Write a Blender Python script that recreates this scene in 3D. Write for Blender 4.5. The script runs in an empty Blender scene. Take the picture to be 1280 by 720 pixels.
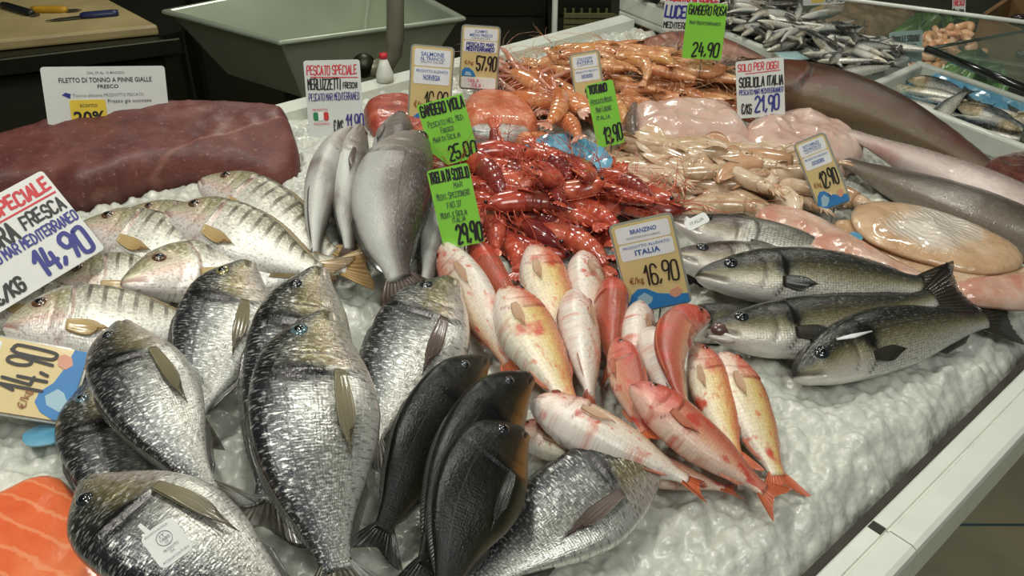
import bpy, bmesh, math, random
import numpy as np
from mathutils import Vector, Matrix, kdtree
from mathutils.geometry import delaunay_2d_cdt

# ------------------------------------------------------------------ camera
sc = bpy.context.scene
COL = sc.collection
CAM = np.array([0.0, 0.0, 1.5]); PITCH = math.radians(32.0); FPX = 1080.0
cd = bpy.data.cameras.new('camera'); co = bpy.data.objects.new('camera', cd); COL.objects.link(co)
co.location = CAM; co.rotation_euler = (math.pi / 2 - PITCH, 0, 0)
cd.sensor_width = 36; cd.lens = 36 * FPX / 1280; cd.clip_start = 0.02
sc.camera = co
sc.view_settings.view_transform = 'Standard'; sc.view_settings.look = 'None'
sc.view_settings.gamma = 1; sc.view_settings.use_curve_mapping = False
sc.view_settings.exposure = 0.0

# ------------------------------------------------------------------ the counter's frame
# the bed of ice: its front edge runs along EDGE, it rises towards the back along DEPTH
FWD = np.array([0, math.cos(PITCH), -math.sin(PITCH)]); UP = np.array([0, math.sin(PITCH), math.cos(PITCH)])
EDGE = np.array([0.74548486, 0.66652256, 0.0]); DEPTH = np.array([-0.66652256, 0.74548486, 0.0])
V0 = 0.20096855; SLOPE = 0.1; ZF = 0.9
BN = np.array([0, 0, 1.0]) - SLOPE * DEPTH; BN /= np.linalg.norm(BN)

def ray(x, y): return np.array([1.0, 0, 0]) * (x - 640) + FWD * FPX - UP * (y - 360)
def bed(x, y, dz=0.0):
    d = ray(x, y); den = d[2] - SLOPE * (DEPTH @ d); num = ZF + dz - SLOPE * V0 - CAM[2]
    return CAM + d * (num / den)
def hz(x, y, z):
    d = ray(x, y); return CAM + d * ((z - CAM[2]) / d[2])
def at(x, y, depth):
    d = ray(x, y); return CAM + d * (depth / d[1])
def SV(s, v, dz=0.0):
    p = EDGE * s + DEPTH * (V0 + v); return np.array([p[0], p[1], ZF + SLOPE * v + dz])
def px_scale(P): return FPX / ((P - CAM) @ FWD)
def nrm(a): return a / (np.linalg.norm(a) + 1e-12)

# ------------------------------------------------------------------ light
w = bpy.data.worlds.new('world'); sc.world = w; w.use_nodes = True
w.node_tree.nodes['Background'].inputs[0].default_value = (0.80, 0.86, 0.80, 1)
w.node_tree.nodes['Background'].inputs[1].default_value = 0.07

def area_lamp(name, loc, target, power, sx, sy, color=(1, 0.98, 0.88)):
    l = bpy.data.lights.new(name, 'AREA'); l.shape = 'RECTANGLE'; l.size = sx; l.size_y = sy
    l.energy = power; l.color = color
    o = bpy.data.objects.new(name, l); COL.objects.link(o); o.location = loc
    o.rotation_euler = (Vector(target) - Vector(loc)).to_track_quat('-Z', 'Y').to_euler()
    return o
# row of ceiling spots over the counter, as in a shop
LAMPS = [(-0.25, 0.40, 5.4), (0.40, 0.45, 5.5), (1.15, 0.50, 3.4), (0.35, 1.0, 1.8), (2.0, 0.5, 2.2)]
for i, (s, v, pw) in enumerate(LAMPS):
    P = SV(s, v, 1.25); Q = SV(s, v - 0.05, 0)
    area_lamp('counter_lamp', P, Q, pw, 0.14, 0.14)
area_lamp('shop_lamp', (0.7, -0.9, 2.9), (0.3, 1.0, 0.9), 22, 0.9, 0.9, (0.97, 1.0, 0.93))
area_lamp('prep_fill', (-0.3, 2.7, 2.4), (-0.4, 2.4, 0.9), 13, 0.5, 0.3, (1.0, 0.98, 0.86))  # unseen fill added over the back table to brighten the basin

# ------------------------------------------------------------------ small helpers
R = random.Random(7)
def lin(c):
    return tuple((x / 12.92 if x <= 0.04045 else ((x + 0.055) / 1.055) ** 2.4) for x in c)
def rgb(r, g, b): return lin((r / 255, g / 255, b / 255)) + (1.0,)

def tag(o, label, cat, group=None, kind=None):
    o['label'] = label; o['category'] = cat
    if group: o['group'] = group
    if kind: o['kind'] = kind
    return o
def empty(name, loc):
    o = bpy.data.objects.new(name, None); COL.objects.link(o); o.location = loc; o.empty_display_size = 0.02
    return o
def mesh_obj(name, verts, faces, mat, parent=None, smooth=True, uvs=None, attrs=None, origin=None):
    """verts in world space (or in the parent's own space when origin is given as None and parent is a prototype)"""
    V = np.asarray(verts, dtype=float)
    if origin is not None: V = V - np.asarray(origin)
    me = bpy.data.meshes.new(name)
    me.from_pydata(V.tolist(), [], [list(map(int, f)) for f in faces])
    if smooth: me.polygons.foreach_set('use_smooth', [True] * len(me.polygons))
    if uvs is not None:
        lay = me.uv_layers.new(name='UVMap'); idx = np.zeros(len(me.loops), dtype=np.int32)
        me.loops.foreach_get('vertex_index', idx)
        lay.data.foreach_set('uv', np.asarray(uvs, dtype=np.float32)[idx].ravel())
    if attrs:
        for k, a in attrs.items():
            at_ = me.attributes.new(k, 'FLOAT', 'POINT'); at_.data.foreach_set('value', np.asarray(a, dtype=np.float32))
    me.materials.append(mat); me.update()
    o = bpy.data.objects.new(name, me); COL.objects.link(o)
    if parent is not None: o.parent = parent
    return o
def struct(o): o['kind'] = 'structure'; return o

def grid_faces(n, m, wrap=False, off=0):
    f = []
    for i in range(n - 1):
        for j in range(m if wrap else m - 1):
            a = off + i * m + j; b = off + i * m + (j + 1) % m
            f.append((a, b, b + m, a + m))
    return f
class MB:
    def __init__(s): s.v = []; s.f = []
    def add(s, V, F):
        o = len(s.v); s.v.extend([tuple(x) for x in V]); s.f.extend([tuple(i + o for i in f) for f in F]); return s
    def box(s, c, ax, ay, az):
        c, ax, ay, az = [np.asarray(q, float) for q in (c, ax, ay, az)]
        V = [c + i * ax + j * ay + k * az for i in (-1, 1) for j in (-1, 1) for k in (-1, 1)]
        return s.add(V, [(0, 1, 3, 2), (4, 6, 7, 5), (0, 4, 5, 1), (2, 3, 7, 6), (0, 2, 6, 4), (1, 5, 7, 3)])
    def prism(s, bottom, top):
        n = len(bottom); V = list(bottom) + list(top)
        F = [tuple(range(n - 1, -1, -1)), tuple(range(n, 2 * n))]
        F += [(i, (i + 1) % n, n + (i + 1) % n, n + i) for i in range(n)]
        return s.add(V, F)
    def tube(s, pts, rad, n=8):
        pts = [np.asarray(p, float) for p in pts]; k = len(pts)
        rad = rad if hasattr(rad, '__len__') else [rad] * k
        V = []; ref = np.array([0.3, 0.2, 0.93])
        for i, p in enumerate(pts):
            t = nrm(pts[min(i + 1, k - 1)] - pts[max(i - 1, 0)])
            a = nrm(np.cross(t, ref) + 1e-9); b = np.cross(t, a)
            for j in range(n):
                q = 2 * math.pi * j / n; V.append(p + rad[i] * (math.cos(q) * a + math.sin(q) * b))
        F = grid_faces(k, n, True) + [tuple(range(n - 1, -1, -1)), tuple(range((k - 1) * n, k * n))]
        return s.add(V, F)
    def ball(s, c, r, n=10, m=7):
        """r: (a,b,c) vectors or a radius"""
        if not hasattr(r, '__len__'): r = [np.array([r, 0, 0]), np.array([0, r, 0]), np.array([0, 0, r])]
        V = []
        for i in range(m):
            th = math.pi * (i + 0.02 if i == 0 else (i - 0.02 if i == m - 1 else i)) / (m - 1)
            for j in range(n):
                p = 2 * math.pi * j / n
                V.append(np.asarray(c) + r[0] * math.sin(th) * math.cos(p) + r[1] * math.sin(th) * math.sin(p) + r[2] * math.cos(th))
        F = grid_faces(m, n, True) + [tuple(range(n - 1, -1, -1)), tuple(range((m - 1) * n, m * n))]
        return s.add(V, F)
    def build(s, name, mat, parent=None, origin=None, smooth=False, uvs=None):
        return mesh_obj(name, s.v, s.f, mat, parent, smooth, uvs, None, origin)

def bevel(o, wd, seg=2):
    m = o.modifiers.new('bevel', 'BEVEL'); m.width = wd; m.segments = seg; m.limit_method = 'ANGLE'; return o

def cubic(xs, ys):
    xs = np.asarray(xs, float); ys = np.asarray(ys, float)
    d = np.gradient(ys, xs)
    def f(x):
        x = np.clip(x, xs[0], xs[-1]); i = np.clip(np.searchsorted(xs, x) - 1, 0, len(xs) - 2)
        h = xs[i + 1] - xs[i]; t = (x - xs[i]) / h
        return ((2 * t**3 - 3 * t**2 + 1) * ys[i] + (t**3 - 2 * t**2 + t) * h * d[i] +
                (-2 * t**3 + 3 * t**2) * ys[i + 1] + (t**3 - t**2) * h * d[i + 1])
    return f

# value noise (numpy) for shaping meshes
_T = np.random.RandomState(3).rand(64, 64, 64)
def vnoise(P, scale):
    P = np.asarray(P, float) * scale; i = np.floor(P).astype(int); f = P - i; f = f * f * (3 - 2 * f)
    r = 0
    for a in (0, 1):
        for b in (0, 1):
            for c in (0, 1):
                wgt = (f[:, 0] if a else 1 - f[:, 0]) * (f[:, 1] if b else 1 - f[:, 1]) * (f[:, 2] if c else 1 - f[:, 2])
                r = r + wgt * _T[(i[:, 0] + a) % 64, (i[:, 1] + b) % 64, (i[:, 2] + c) % 64]
    return r - 0.5

# ------------------------------------------------------------------ materials
class G:
    def __init__(s, name):
        s.m = bpy.data.materials.new(name); s.m.use_nodes = True; s.t = s.m.node_tree
        s.b = s.t.nodes['Principled BSDF']
    def n(s, typ, **kw):
        x = s.t.nodes.new(typ)
        for k, v in kw.items(): setattr(x, k, v)
        return x
    def put(s, sock, v):
        if isinstance(v, bpy.types.NodeSocket): s.t.links.new(v, sock)
        elif v is not None: sock.default_value = v
    def math(s, op, a, b=None, c=None, clamp=False):
        x = s.n('ShaderNodeMath', operation=op, use_clamp=clamp); s.put(x.inputs[0], a)
        if b is not None: s.put(x.inputs[1], b)
        if c is not None: s.put(x.inputs[2], c)
        return x.outputs[0]
    def ss(s, x, lo, hi):
        y = s.n('ShaderNodeMapRange', interpolation_type='SMOOTHSTEP'); s.put(y.inputs[0], x)
        y.inputs[1].default_value = lo; y.inputs[2].default_value = hi; return y.outputs[0]
    def mix(s, f, a, b, bt='MIX'):
        x = s.n('ShaderNodeMix', data_type='RGBA', blend_type=bt); s.put(x.inputs[0], f); s.put(x.inputs[6], a); s.put(x.inputs[7], b)
        return x.outputs[2]
    def ramp(s, f, stops):
        x = s.n('ShaderNodeValToRGB'); s.put(x.inputs[0], f); e = x.color_ramp.elements
        while len(e) < len(stops): e.new(0.5)
        for q, (p, c) in zip(e, stops): q.position = p; q.color = c
        return x.outputs[0]
    def noise(s, vec, scale, detail=3, rough=0.5, dist=0.0):
        x = s.n('ShaderNodeTexNoise'); s.put(x.inputs['Vector'], vec); x.inputs['Scale'].default_value = scale
        x.inputs['Detail'].default_value = detail; x.inputs['Roughness'].default_value = rough; x.inputs['Distortion'].default_value = dist
        return x.outputs[0]
    def vor(s, vec, scale, feature='F1', rnd=1.0):
        x = s.n('ShaderNodeTexVoronoi', feature=feature); s.put(x.inputs['Vector'], vec); x.inputs['Scale'].default_value = scale
        x.inputs['Randomness'].default_value = rnd
        return x.outputs[0]
    def uv(s):
        return s.n('ShaderNodeUVMap', uv_map='UVMap').outputs[0]
    def sep(s, v):
        x = s.n('ShaderNodeSeparateXYZ'); s.put(x.inputs[0], v); return x.outputs
    def comb(s, a, b, c=0.0):
        x = s.n('ShaderNodeCombineXYZ'); s.put(x.inputs[0], a); s.put(x.inputs[1], b); s.put(x.inputs[2], c); return x.outputs[0]
    def vm(s, op, a, b):
        x = s.n('ShaderNodeVectorMath', operation=op); s.put(x.inputs[0], a); s.put(x.inputs[1], b); return x.outputs[0]
    def attr(s, k): return s.n('ShaderNodeAttribute', attribute_name=k).outputs['Fac']
    def rnd(s): return s.n('ShaderNodeObjectInfo').outputs['Random']
    def obj(s): return s.n('ShaderNodeTexCoord').outputs['Object']
    def gen(s): return s.n('ShaderNodeTexCoord').outputs['Generated']
    def pos(s): return s.n('ShaderNodeNewGeometry').outputs['Position']
    def bump(s, h, strength=0.3, dist=0.001, nrm_=None):
        x = s.n('ShaderNodeBump'); s.put(x.inputs['Height'], h); x.inputs['Strength'].default_value = strength; x.inputs['Distance'].default_value = dist
        if nrm_ is not None: s.put(x.inputs['Normal'], nrm_)
        return x.outputs[0]
    def set(s, **kw):
        names = dict(color='Base Color', rough='Roughness', metal='Metallic', normal='Normal', coat='Coat Weight', coatr='Coat Roughness',
                     spec='Specular IOR Level', sss='Subsurface Weight', sssr='Subsurface Radius', ssss='Subsurface Scale', trans='Transmission Weight', ior='IOR', alpha='Alpha',
                     coatn='Coat Normal', emit='Emission Color', emits='Emission Strength', sheen='Sheen Weight')
        for k, v in kw.items(): s.put(s.b.inputs[names[k]], v)
        return s.m

def plain(name, c, rough=0.5, metal=0.0, coat=0.0, noise_amt=0.12, nscale=40, bump=0.0):
    g = G(name); P = g.obj()
    n = g.noise(P, nscale, 4)
    dark = tuple(x * (1 - noise_amt) for x in c[:3]) + (1,); lite = tuple(min(1, x * (1 + noise_amt)) for x in c[:3]) + (1,)
    g.set(color=g.ramp(n, [(0.3, dark), (0.7, lite)]), rough=rough, metal=metal, coat=coat, coatr=0.1)
    if bump: g.set(normal=g.bump(n, bump, 0.002))
    return g.m

def wet_fish(name, ramp, head=None, metal=0.35, rough=0.3, scales=(90, 26), glitter=0.5, glit_col=None, stripes=None, patches=None, lateral=None, wetn=20, spec=.5,
             mark_col=None, gloss=0.6, wob=0.12, blotch=None, scale_dark=0.45, hatch=None):
    """skin of a fish laid out on u = snout to tail, v = back (0) to belly (1)"""
    g = G(name); uv = g.uv(); u, v, _ = g.sep(uv); rnd = g.rnd()
    off = g.comb(g.math('MULTIPLY', rnd, 37.0), g.math('MULTIPLY', rnd, 91.0), 0.0)
    P = g.vm('ADD', g.vm('MULTIPLY', uv, (3.0, 1.0, 1.0)), off)
    n1 = g.noise(P, 3.0, 4); n2 = g.noise(P, 14.0, 5, 0.65)
    vv = g.math('ADD', v, g.math('MULTIPLY', g.math('SUBTRACT', n1, 0.5), wob))
    col = g.ramp(vv, ramp)
    body = g.ss(u, 0.25, 0.30)
    if head is not None:
        hc = g.ramp(vv, head); col = g.mix(body, hc, col)
    # scales
    su, sv = scales
    S = g.vm('MULTIPLY', uv, (su, sv, 1.0)); sc_ = g.vor(S, 1.0, 'F1', 0.35)
    edge = g.math('MULTIPLY', g.ss(sc_, 0.35, 0.62), body)
    col = g.mix(g.math('MULTIPLY', edge, scale_dark), col, g.mix(0.7, col, (0.02, 0.02, 0.018, 1)))
    # glints painted into the colour: pale and dark flecks, as from tilted scales
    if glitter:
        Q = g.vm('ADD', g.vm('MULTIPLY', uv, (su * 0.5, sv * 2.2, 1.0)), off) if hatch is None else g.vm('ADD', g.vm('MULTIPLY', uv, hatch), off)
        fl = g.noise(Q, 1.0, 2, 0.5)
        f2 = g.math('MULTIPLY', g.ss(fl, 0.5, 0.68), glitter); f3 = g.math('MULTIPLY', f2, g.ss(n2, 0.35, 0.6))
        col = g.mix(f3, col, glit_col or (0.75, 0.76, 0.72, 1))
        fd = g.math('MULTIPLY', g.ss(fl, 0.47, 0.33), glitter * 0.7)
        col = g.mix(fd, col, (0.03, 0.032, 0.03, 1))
    if stripes:
        freq, sc_col, vlo, vhi = stripes
        wv = g.math('SINE', g.math('ADD', g.math('MULTIPLY', u, freq), g.math('ADD', g.math('MULTIPLY', v, -2.0), g.math('MULTIPLY', n1, 2.0))))
        st = g.math('MULTIPLY', g.ss(wv, 0.5, 0.8), g.math('MULTIPLY', g.ss(v, vhi, vlo), g.ss(u, 0.2, 0.27)))
        st = g.math('MULTIPLY', st, g.ss(n2, 0.25, 0.45))
        col = g.mix(g.math('MULTIPLY', st, 0.85), col, sc_col)
    if patches:
        for pc, sc2, lo, hi, k in patches:
            pn = g.noise(g.vm('ADD', P, (k * 3.1, k * 7.7, 0.0)), sc2, 3, 0.55)
            col = g.mix(g.ss(pn, lo, hi), col, pc)
    if lateral:
        d = g.math('ABSOLUTE', g.math('SUBTRACT', v, g.math('ADD', lateral[0], g.math('MULTIPLY', g.math('MULTIPLY', g.math('SUBTRACT', 1.0, u), u), -lateral[1]))))
        lt = g.math('MULTIPLY', g.ss(d, 0.012, 0.004), body)
        col = g.mix(g.math('MULTIPLY', lt, 0.75), col, (0.03, 0.03, 0.03, 1))
    mk = g.attr('mark'); col = g.mix(mk, col, mark_col or (0.012, 0.011, 0.01, 1))
    if blotch is not None:
        col = g.mix(g.attr('blotch'), col, blotch)
    b1 = g.bump(sc_, 0.35, 0.0006); b2 = g.bump(n2, 0.25, 0.002, b1)
    wet = g.bump(g.noise(P, wetn, 3, 0.6), 0.6, 0.002)
    g.set(color=col, metal=g.math('MULTIPLY', g.math('SUBTRACT', 1.0, mk), metal), rough=g.math('ADD', rough - 0.08, g.math('MULTIPLY', n2, 0.2)), normal=b2, coat=gloss, coatr=0.06, coatn=wet, spec=spec)
    return g.m

def fin_mat(name, a, b, tip, rough=0.3, alpha=0.82):
    g = G(name); uv = g.uv(); u, v, _ = g.sep(uv)
    wv = g.math('SINE', g.math('MULTIPLY', v, 70.0)); n = g.noise(g.vm('MULTIPLY', uv, (2, 20, 1)), 2.0, 3)
    col = g.mix(g.ss(wv, -0.3, 0.9), a, b); col = g.mix(g.math('MULTIPLY', g.ss(u, 0.3, 1.0), g.math('ADD', n, 0.3)), col, tip)
    al = g.math('SUBTRACT', alpha + 0.1, g.math('MULTIPLY', g.ss(u, 0.2, 1.0), 0.3))
    g.set(color=col, rough=rough, coat=0.5, coatr=0.12, normal=g.bump(wv, 0.5, 0.0006), alpha=al)
    return g.m

def flesh(name, c1, c2, c3, scale=25, rough=0.25, lines=None, sss=0.25, stretch=(1, 1, 1), bump=0.5, nd=0.002):
    """cut or skinned meat: mottled, moist"""
    g = G(name); P = g.vm('MULTIPLY', g.obj(), stretch)
    n = g.noise(P, scale, 5, 0.6, 0.3); n2 = g.noise(P, scale * 4, 4, 0.6)
    col = g.ramp(n, [(0.3, c1), (0.5, c2), (0.72, c3)])
    if lines:
        freq, lc, amt, axis = lines
        sx, sy, sz = g.sep(g.obj()); q = g.math('ADD', g.math('MULTIPLY', sx, axis[0]), g.math('MULTIPLY', sy, axis[1]))
        q = g.math('ADD', q, g.math('MULTIPLY', n, axis[2]))
        wv = g.math('SINE', g.math('MULTIPLY', q, freq))
        ln = g.math('MULTIPLY', g.ss(wv, 0.72, 0.98), amt); col = g.mix(ln, col, lc)
    bm = g.bump(n2, bump, nd)
    g.set(color=col, rough=rough, normal=bm, coat=0.55, coatr=0.07, coatn=g.bump(n, 0.3, 0.004), sss=sss, ssss=0.01, sssr=(1.0, 0.4, 0.25))
    return g.m

def texture_steel(name, c, rough):
    g = G(name); P = g.obj(); n = g.noise(g.vm('MULTIPLY', P, (1, 40, 1)), 6, 4)
    g.set(color=g.ramp(n, [(0.3, tuple(x * 0.85 for x in c[:3]) + (1,)), (0.7, c)]), metal=0.9, rough=rough, normal=g.bump(n, 0.05, 0.001))
    return g.m

def loft(pts, ra, rb, up, n=12, uv=False):
    """elliptic tube along pts with half sizes ra (across, in the up x tangent plane) and rb (along up)"""
    pts = np.asarray(pts, float); V = []; k = len(pts)
    for i in range(k):
        t = nrm(pts[min(i + 1, k - 1)] - pts[max(i - 1, 0)]); a = nrm(np.cross(up, t)); b_ = np.cross(t, a)
        for j in range(n): q = 2 * math.pi * j / n; V.append(pts[i] + ra[i] * math.cos(q) * a + rb[i] * math.sin(q) * b_)
    return V, grid_faces(k, n, True) + [tuple(range(n - 1, -1, -1)), tuple(range((k - 1) * n, k * n))]

# ------------------------------------------------------------------ fish
PROF = {
 'bream': [(0, .02, -.05, .03), (.015, .08, -.10, .07), (.05, .17, -.15, .11), (.10, .30, -.215, .145), (.15, .40, -.29, .17), (.21, .465, -.375, .188), (.3, .50, -.46, .20), (.4, .49, -.49, .20),
           (.52, .43, -.44, .17), (.64, .31, -.31, .12), (.74, .19, -.19, .075), (.82, .125, -.12, .045), (.87, .115, -.11, .03)],
 'mormora': [(0, -.03, -.12, .05), (.04, .09, -.22, .12), (.1, .25, -.30, .18), (.18, .41, -.37, .23), (.28, .48, -.43, .27), (.4, .5, -.5, .28), (.55, .42, -.43, .23),
             (.7, .25, -.26, .14), (.82, .14, -.14, .07), (.87, .13, -.13, .05)],
 'bass': [(0, .0, -.09, .07), (.025, .09, -.18, .13), (.1, .235, -.31, .22), (.2, .39, -.42, .29), (.3, .47, -.48, .32), (.42, .5, -.5, .33), (.55, .45, -.47, .28), (.7, .3, -.32, .18),
          (.82, .18, -.18, .09), (.87, .17, -.16, .06)],
 'mullet': [(0, .05, -.06, .07), (.03, .2, -.15, .16), (.08, .34, -.25, .24), (.16, .46, -.37, .32), (.28, .5, -.47, .36), (.42, .46, -.5, .35), (.58, .38, -.4, .28), (.72, .24, -.26, .17),
            (.82, .16, -.16, .09), (.87, .15, -.15, .07)],
 'hake': [(0, .02, -.07, .07), (.05, .16, -.2, .2), (.12, .3, -.34, .3), (.22, .42, -.46, .38), (.36, .5, -.5, .42), (.5, .47, -.45, .38), (.7, .3, -.3, .24), (.85, .16, -.16, .1), (.9, .15, -.15, .07)],
 'anchovy': [(0, .03, -.05, .04), (.05, .18, -.2, .14), (.15, .4, -.38, .27), (.35, .5, -.5, .33), (.6, .4, -.4, .25), (.8, .2, -.2, .12), (.87, .14, -.14, .06)],
}
SPEC = {  # gill edge, eye (s, h, r), mouth end, tail span, fork, pectoral (s, h, length, width), dorsal (s0, s1, height)
 'bream': dict(gill=.265, eye=(.135, .17, .07), mouth=(.075, -.06), span=.80, fork=.6, pec=(.295, -.17, .29, .10), dors=(.3, .8, .022), anal=(.6, .8, .025)),
 'mormora': dict(gill=.26, eye=(.15, .13, .082), mouth=(.085, -.17), span=.85, fork=.6, pec=(.285, -.2, .19, .12), dors=(.3, .8, .03), anal=(.6, .78, .03)),
 'bass': dict(gill=.295, eye=(.125, .11, .105), mouth=(.11, -.19), span=1.0, fork=.4, pec=(.31, -.2, .14, .16), dors=(.33, .8, .035), anal=(.62, .76, .06)),
 'mullet': dict(gill=.24, eye=(.10, .15, .085), mouth=(.06, -.06), span=1.0, fork=.65, pec=(.25, -.2, .19, .11), dors=(.28, .72, .04), anal=(.6, .74, .05)),
 'hake': dict(gill=.26, eye=(.10, .16, .09), mouth=(.12, -.1), span=.75, fork=.1, pec=(.28, -.1, .18, .12), dors=(.32, .86, .03), anal=(.5, .86, .03)),
 'anchovy': dict(gill=.2, eye=(.07, .12, .14), mouth=(.09, -.1), span=1.0, fork=.6, pec=(.24, -.25, .1, .12), dors=(.45, .56, .18), anal=(.65, .78, .1)),
}

class Body:
    """maps (s, h, t): share of length, height in metres towards the back, offset in metres out of the upper flank"""
    def __init__(b, kind, P0, P1, P2, Hm, side, roll, B0, roll_tail=None):
        b.P = [np.asarray(p, float) for p in (P0, P1, P2)]; b.H = Hm; b.side = side; b.r0 = roll; b.r1 = roll if roll_tail is None else roll_tail; b.B0 = B0
        a = np.array(PROF[kind]); b.top = cubic(a[:, 0], a[:, 1]); b.bot = cubic(a[:, 0], a[:, 2]); b.wid = cubic(a[:, 0], a[:, 3]); b.se = a[-1, 0]
        b.k = SPEC[kind]; b.kind = kind
    def spine(b, s):
        s = np.asarray(s)[..., None]; P = b.P
        return (1 - s)**2 * P[0] + 2 * s * (1 - s) * P[1] + s * s * P[2]
    def frame(b, s):
        s = np.asarray(s)[..., None]; P = b.P
        T = 2 * (1 - s) * (P[1] - P[0]) + 2 * s * (P[2] - P[1]); T = T / np.linalg.norm(T, axis=-1, keepdims=True)
        D = np.cross(np.broadcast_to(b.B0, T.shape), T); D = D / np.linalg.norm(D, axis=-1, keepdims=True)
        N = np.cross(T, D); D = D * b.side
        r = np.radians(b.r0 + (b.r1 - b.r0) * s); c, q = np.cos(r), np.sin(r)
        return T, c * D - q * N, c * N + q * D
    def pt(b, s, h, t):
        s, h, t = np.broadcast_arrays(np.asarray(s, float), np.asarray(h, float), np.asarray(t, float))
        T, D, N = b.frame(s)
        over = np.maximum(s - 1, 0)[..., None] + np.minimum(s, 0)[..., None]
        return b.spine(np.clip(s, 0, 1)) + D * h[..., None] + N * t[..., None] + T * over * np.linalg.norm(b.P[2] - b.P[0])
    def surf_t(b, s, h):
        to, bo, w_ = b.top(s) * b.H, b.bot(s) * b.H, b.wid(s) * b.H
        m = (to + bo) / 2; hf = (to - bo) / 2
        return w_ * np.clip(1 - ((h - m) / np.maximum(hf, 1e-6))**2, 0, 1)**0.375

def body_mesh(b, ns, nt, detail=True):
    se = b.se; k = b.k
    u = np.linspace(0, 1, ns)
    s = se * (0.55 * u + 0.45 * u**2)
    s[1:] = np.maximum(s[1:], 0.004)
    s[0] = 0.0
    ph = np.arange(nt) * 2 * math.pi / nt
    S, PH = np.meshgrid(s, ph, indexing='ij'); c = np.cos(PH); sn = np.sin(PH)
    to, bo, wd = b.top(S), b.bot(S), b.wid(S); m = (to + bo) / 2; hf = (to - bo) / 2
    shrink = np.clip(S / 0.01, 0.35, 1)**0.5; hf = hf * shrink
    h = m + hf * c; v = (1 - c) / 2
    t = wd * shrink * np.sign(sn) * np.abs(sn)**0.75
    mark = np.zeros_like(S); bl = np.zeros_like(S)
    if detail:
        g = k['gill'] + 0.035 * np.sin(math.pi * np.clip(v, 0, 1)) - 0.03 * (v > .8) * (v - .8) / .2
        d = g - S
        t = t * (1 + 0.10 * np.where(d > 0, np.exp(-d / 0.05), -0.25 * np.exp(d / 0.02)) * np.clip(np.minimum(v, 1 - v) * 6, 0, 1))
        mark = np.maximum(mark, 0.9 * np.exp(-((d + 0.004) / 0.0055)**2) * ((v > .15) & (v < .93)))
        g2 = g - 0.075
        mark = np.maximum(mark, 0.6 * np.exp(-((g2 - S) / 0.005)**2) * ((v > .3) & (v < .85)))
        t = t * (1 - 0.05 * np.exp(-((g2 - S) / 0.008)**2))
        ms, mh = k['mouth']
        m0 = (float(b.top(np.array(0.))) + float(b.bot(np.array(0.)))) / 2; line = m0 + (mh - m0) * np.clip(S / ms, 0, 1)
        mk = np.exp(-((h - line) / 0.022)**2) * np.clip((ms - S) / 0.012, 0, 1)
        t = t * (1 - 0.28 * mk); mark = np.maximum(mark, 0.85 * mk)
        e = k['eye']
        ee = ((S - e[0]) * np.linalg.norm(b.P[2] - b.P[0]) / b.H)**2 + (h - e[1])**2
        t = t * (1 + 0.10 * np.exp(-ee / (1.5 * e[2])**2))
        mark = np.maximum(mark, 0.6 * np.exp(-(ee / (1.35 * e[2])**2)**2))
        nn = ((S - e[0] * .55) * np.linalg.norm(b.P[2] - b.P[0]) / b.H)**2 + (h - e[1] * .75)**2; mark = np.maximum(mark, 0.8 * np.exp(-nn / .015**2))
        bl = np.clip(2.2 * np.exp(-((S - g + .002 - .02 * (vnoise(np.stack([S.ravel() * 40, v.ravel() * 9, 0 * v.ravel()], -1), 1.0).reshape(S.shape))) / .026)**2 - ((v - .36) / .21)**2) * 1.4, 0, 1)
    W = b.pt(S, h * b.H, t * b.H).reshape(-1, 3)
    uv = np.stack([S, v], -1).reshape(-1, 2)
    F = grid_faces(ns, nt, True) + [tuple(range(nt - 1, -1, -1)), tuple(range((ns - 1) * nt, ns * nt))]
    return W, F, uv, mark.ravel(), bl.ravel()

def sheet_solid(A, B, uv):
    """closes two parallel point grids (n, m, 3) into a thin solid"""
    n, m, _ = A.shape; V = np.concatenate([A.reshape(-1, 3), B.reshape(-1, 3)]); k = n * m
    F = grid_faces(n, m) + [f[::-1] for f in grid_faces(n, m, off=k)]
    rim = [i * m for i in range(n)] + [(n - 1) * m + j for j in range(1, m)] + [i * m + m - 1 for i in range(n - 2, -1, -1)] + [j for j in range(m - 2, 0, -1)]
    for a, c in zip(rim, rim[1:] + rim[:1]): F.append((c, a, a + k, c + k))
    return V, F, np.concatenate([uv.reshape(-1, 2)] * 2)

def fin_tail(b, lift=0.0, rag=0.0, rnd=None):
    k = b.k; n, m = 12, 25; x = np.linspace(0, 1, n); j = np.linspace(-1, 1, m); X, J = np.meshgrid(x, j, indexing='ij')
    s0 = b.se - 0.03
    end = 1.0 - k['fork'] * (1 - np.abs(J)**1.2) * 0.11 - 0.02 * np.abs(J)**6
    S = s0 + (end - s0) * X
    h0 = 0.9 * (b.top(np.array(b.se)) - b.bot(np.array(b.se))) / 2
    h = J * (h0 + (k['span'] / 2 - h0) * X**0.9) * b.H
    rip = 0.012 * b.H * np.sin(J * 34) * X + 0.03 * b.H * np.sin(J * 5 + 1) * X
    th = (0.045 * (1 - X) + 0.006) * b.H
    uv = np.stack([X, (J + 1) / 2], -1)
    return sheet_solid(b.pt(S, h, rip + th / 2), b.pt(S, h, rip - th / 2), uv)

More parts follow.
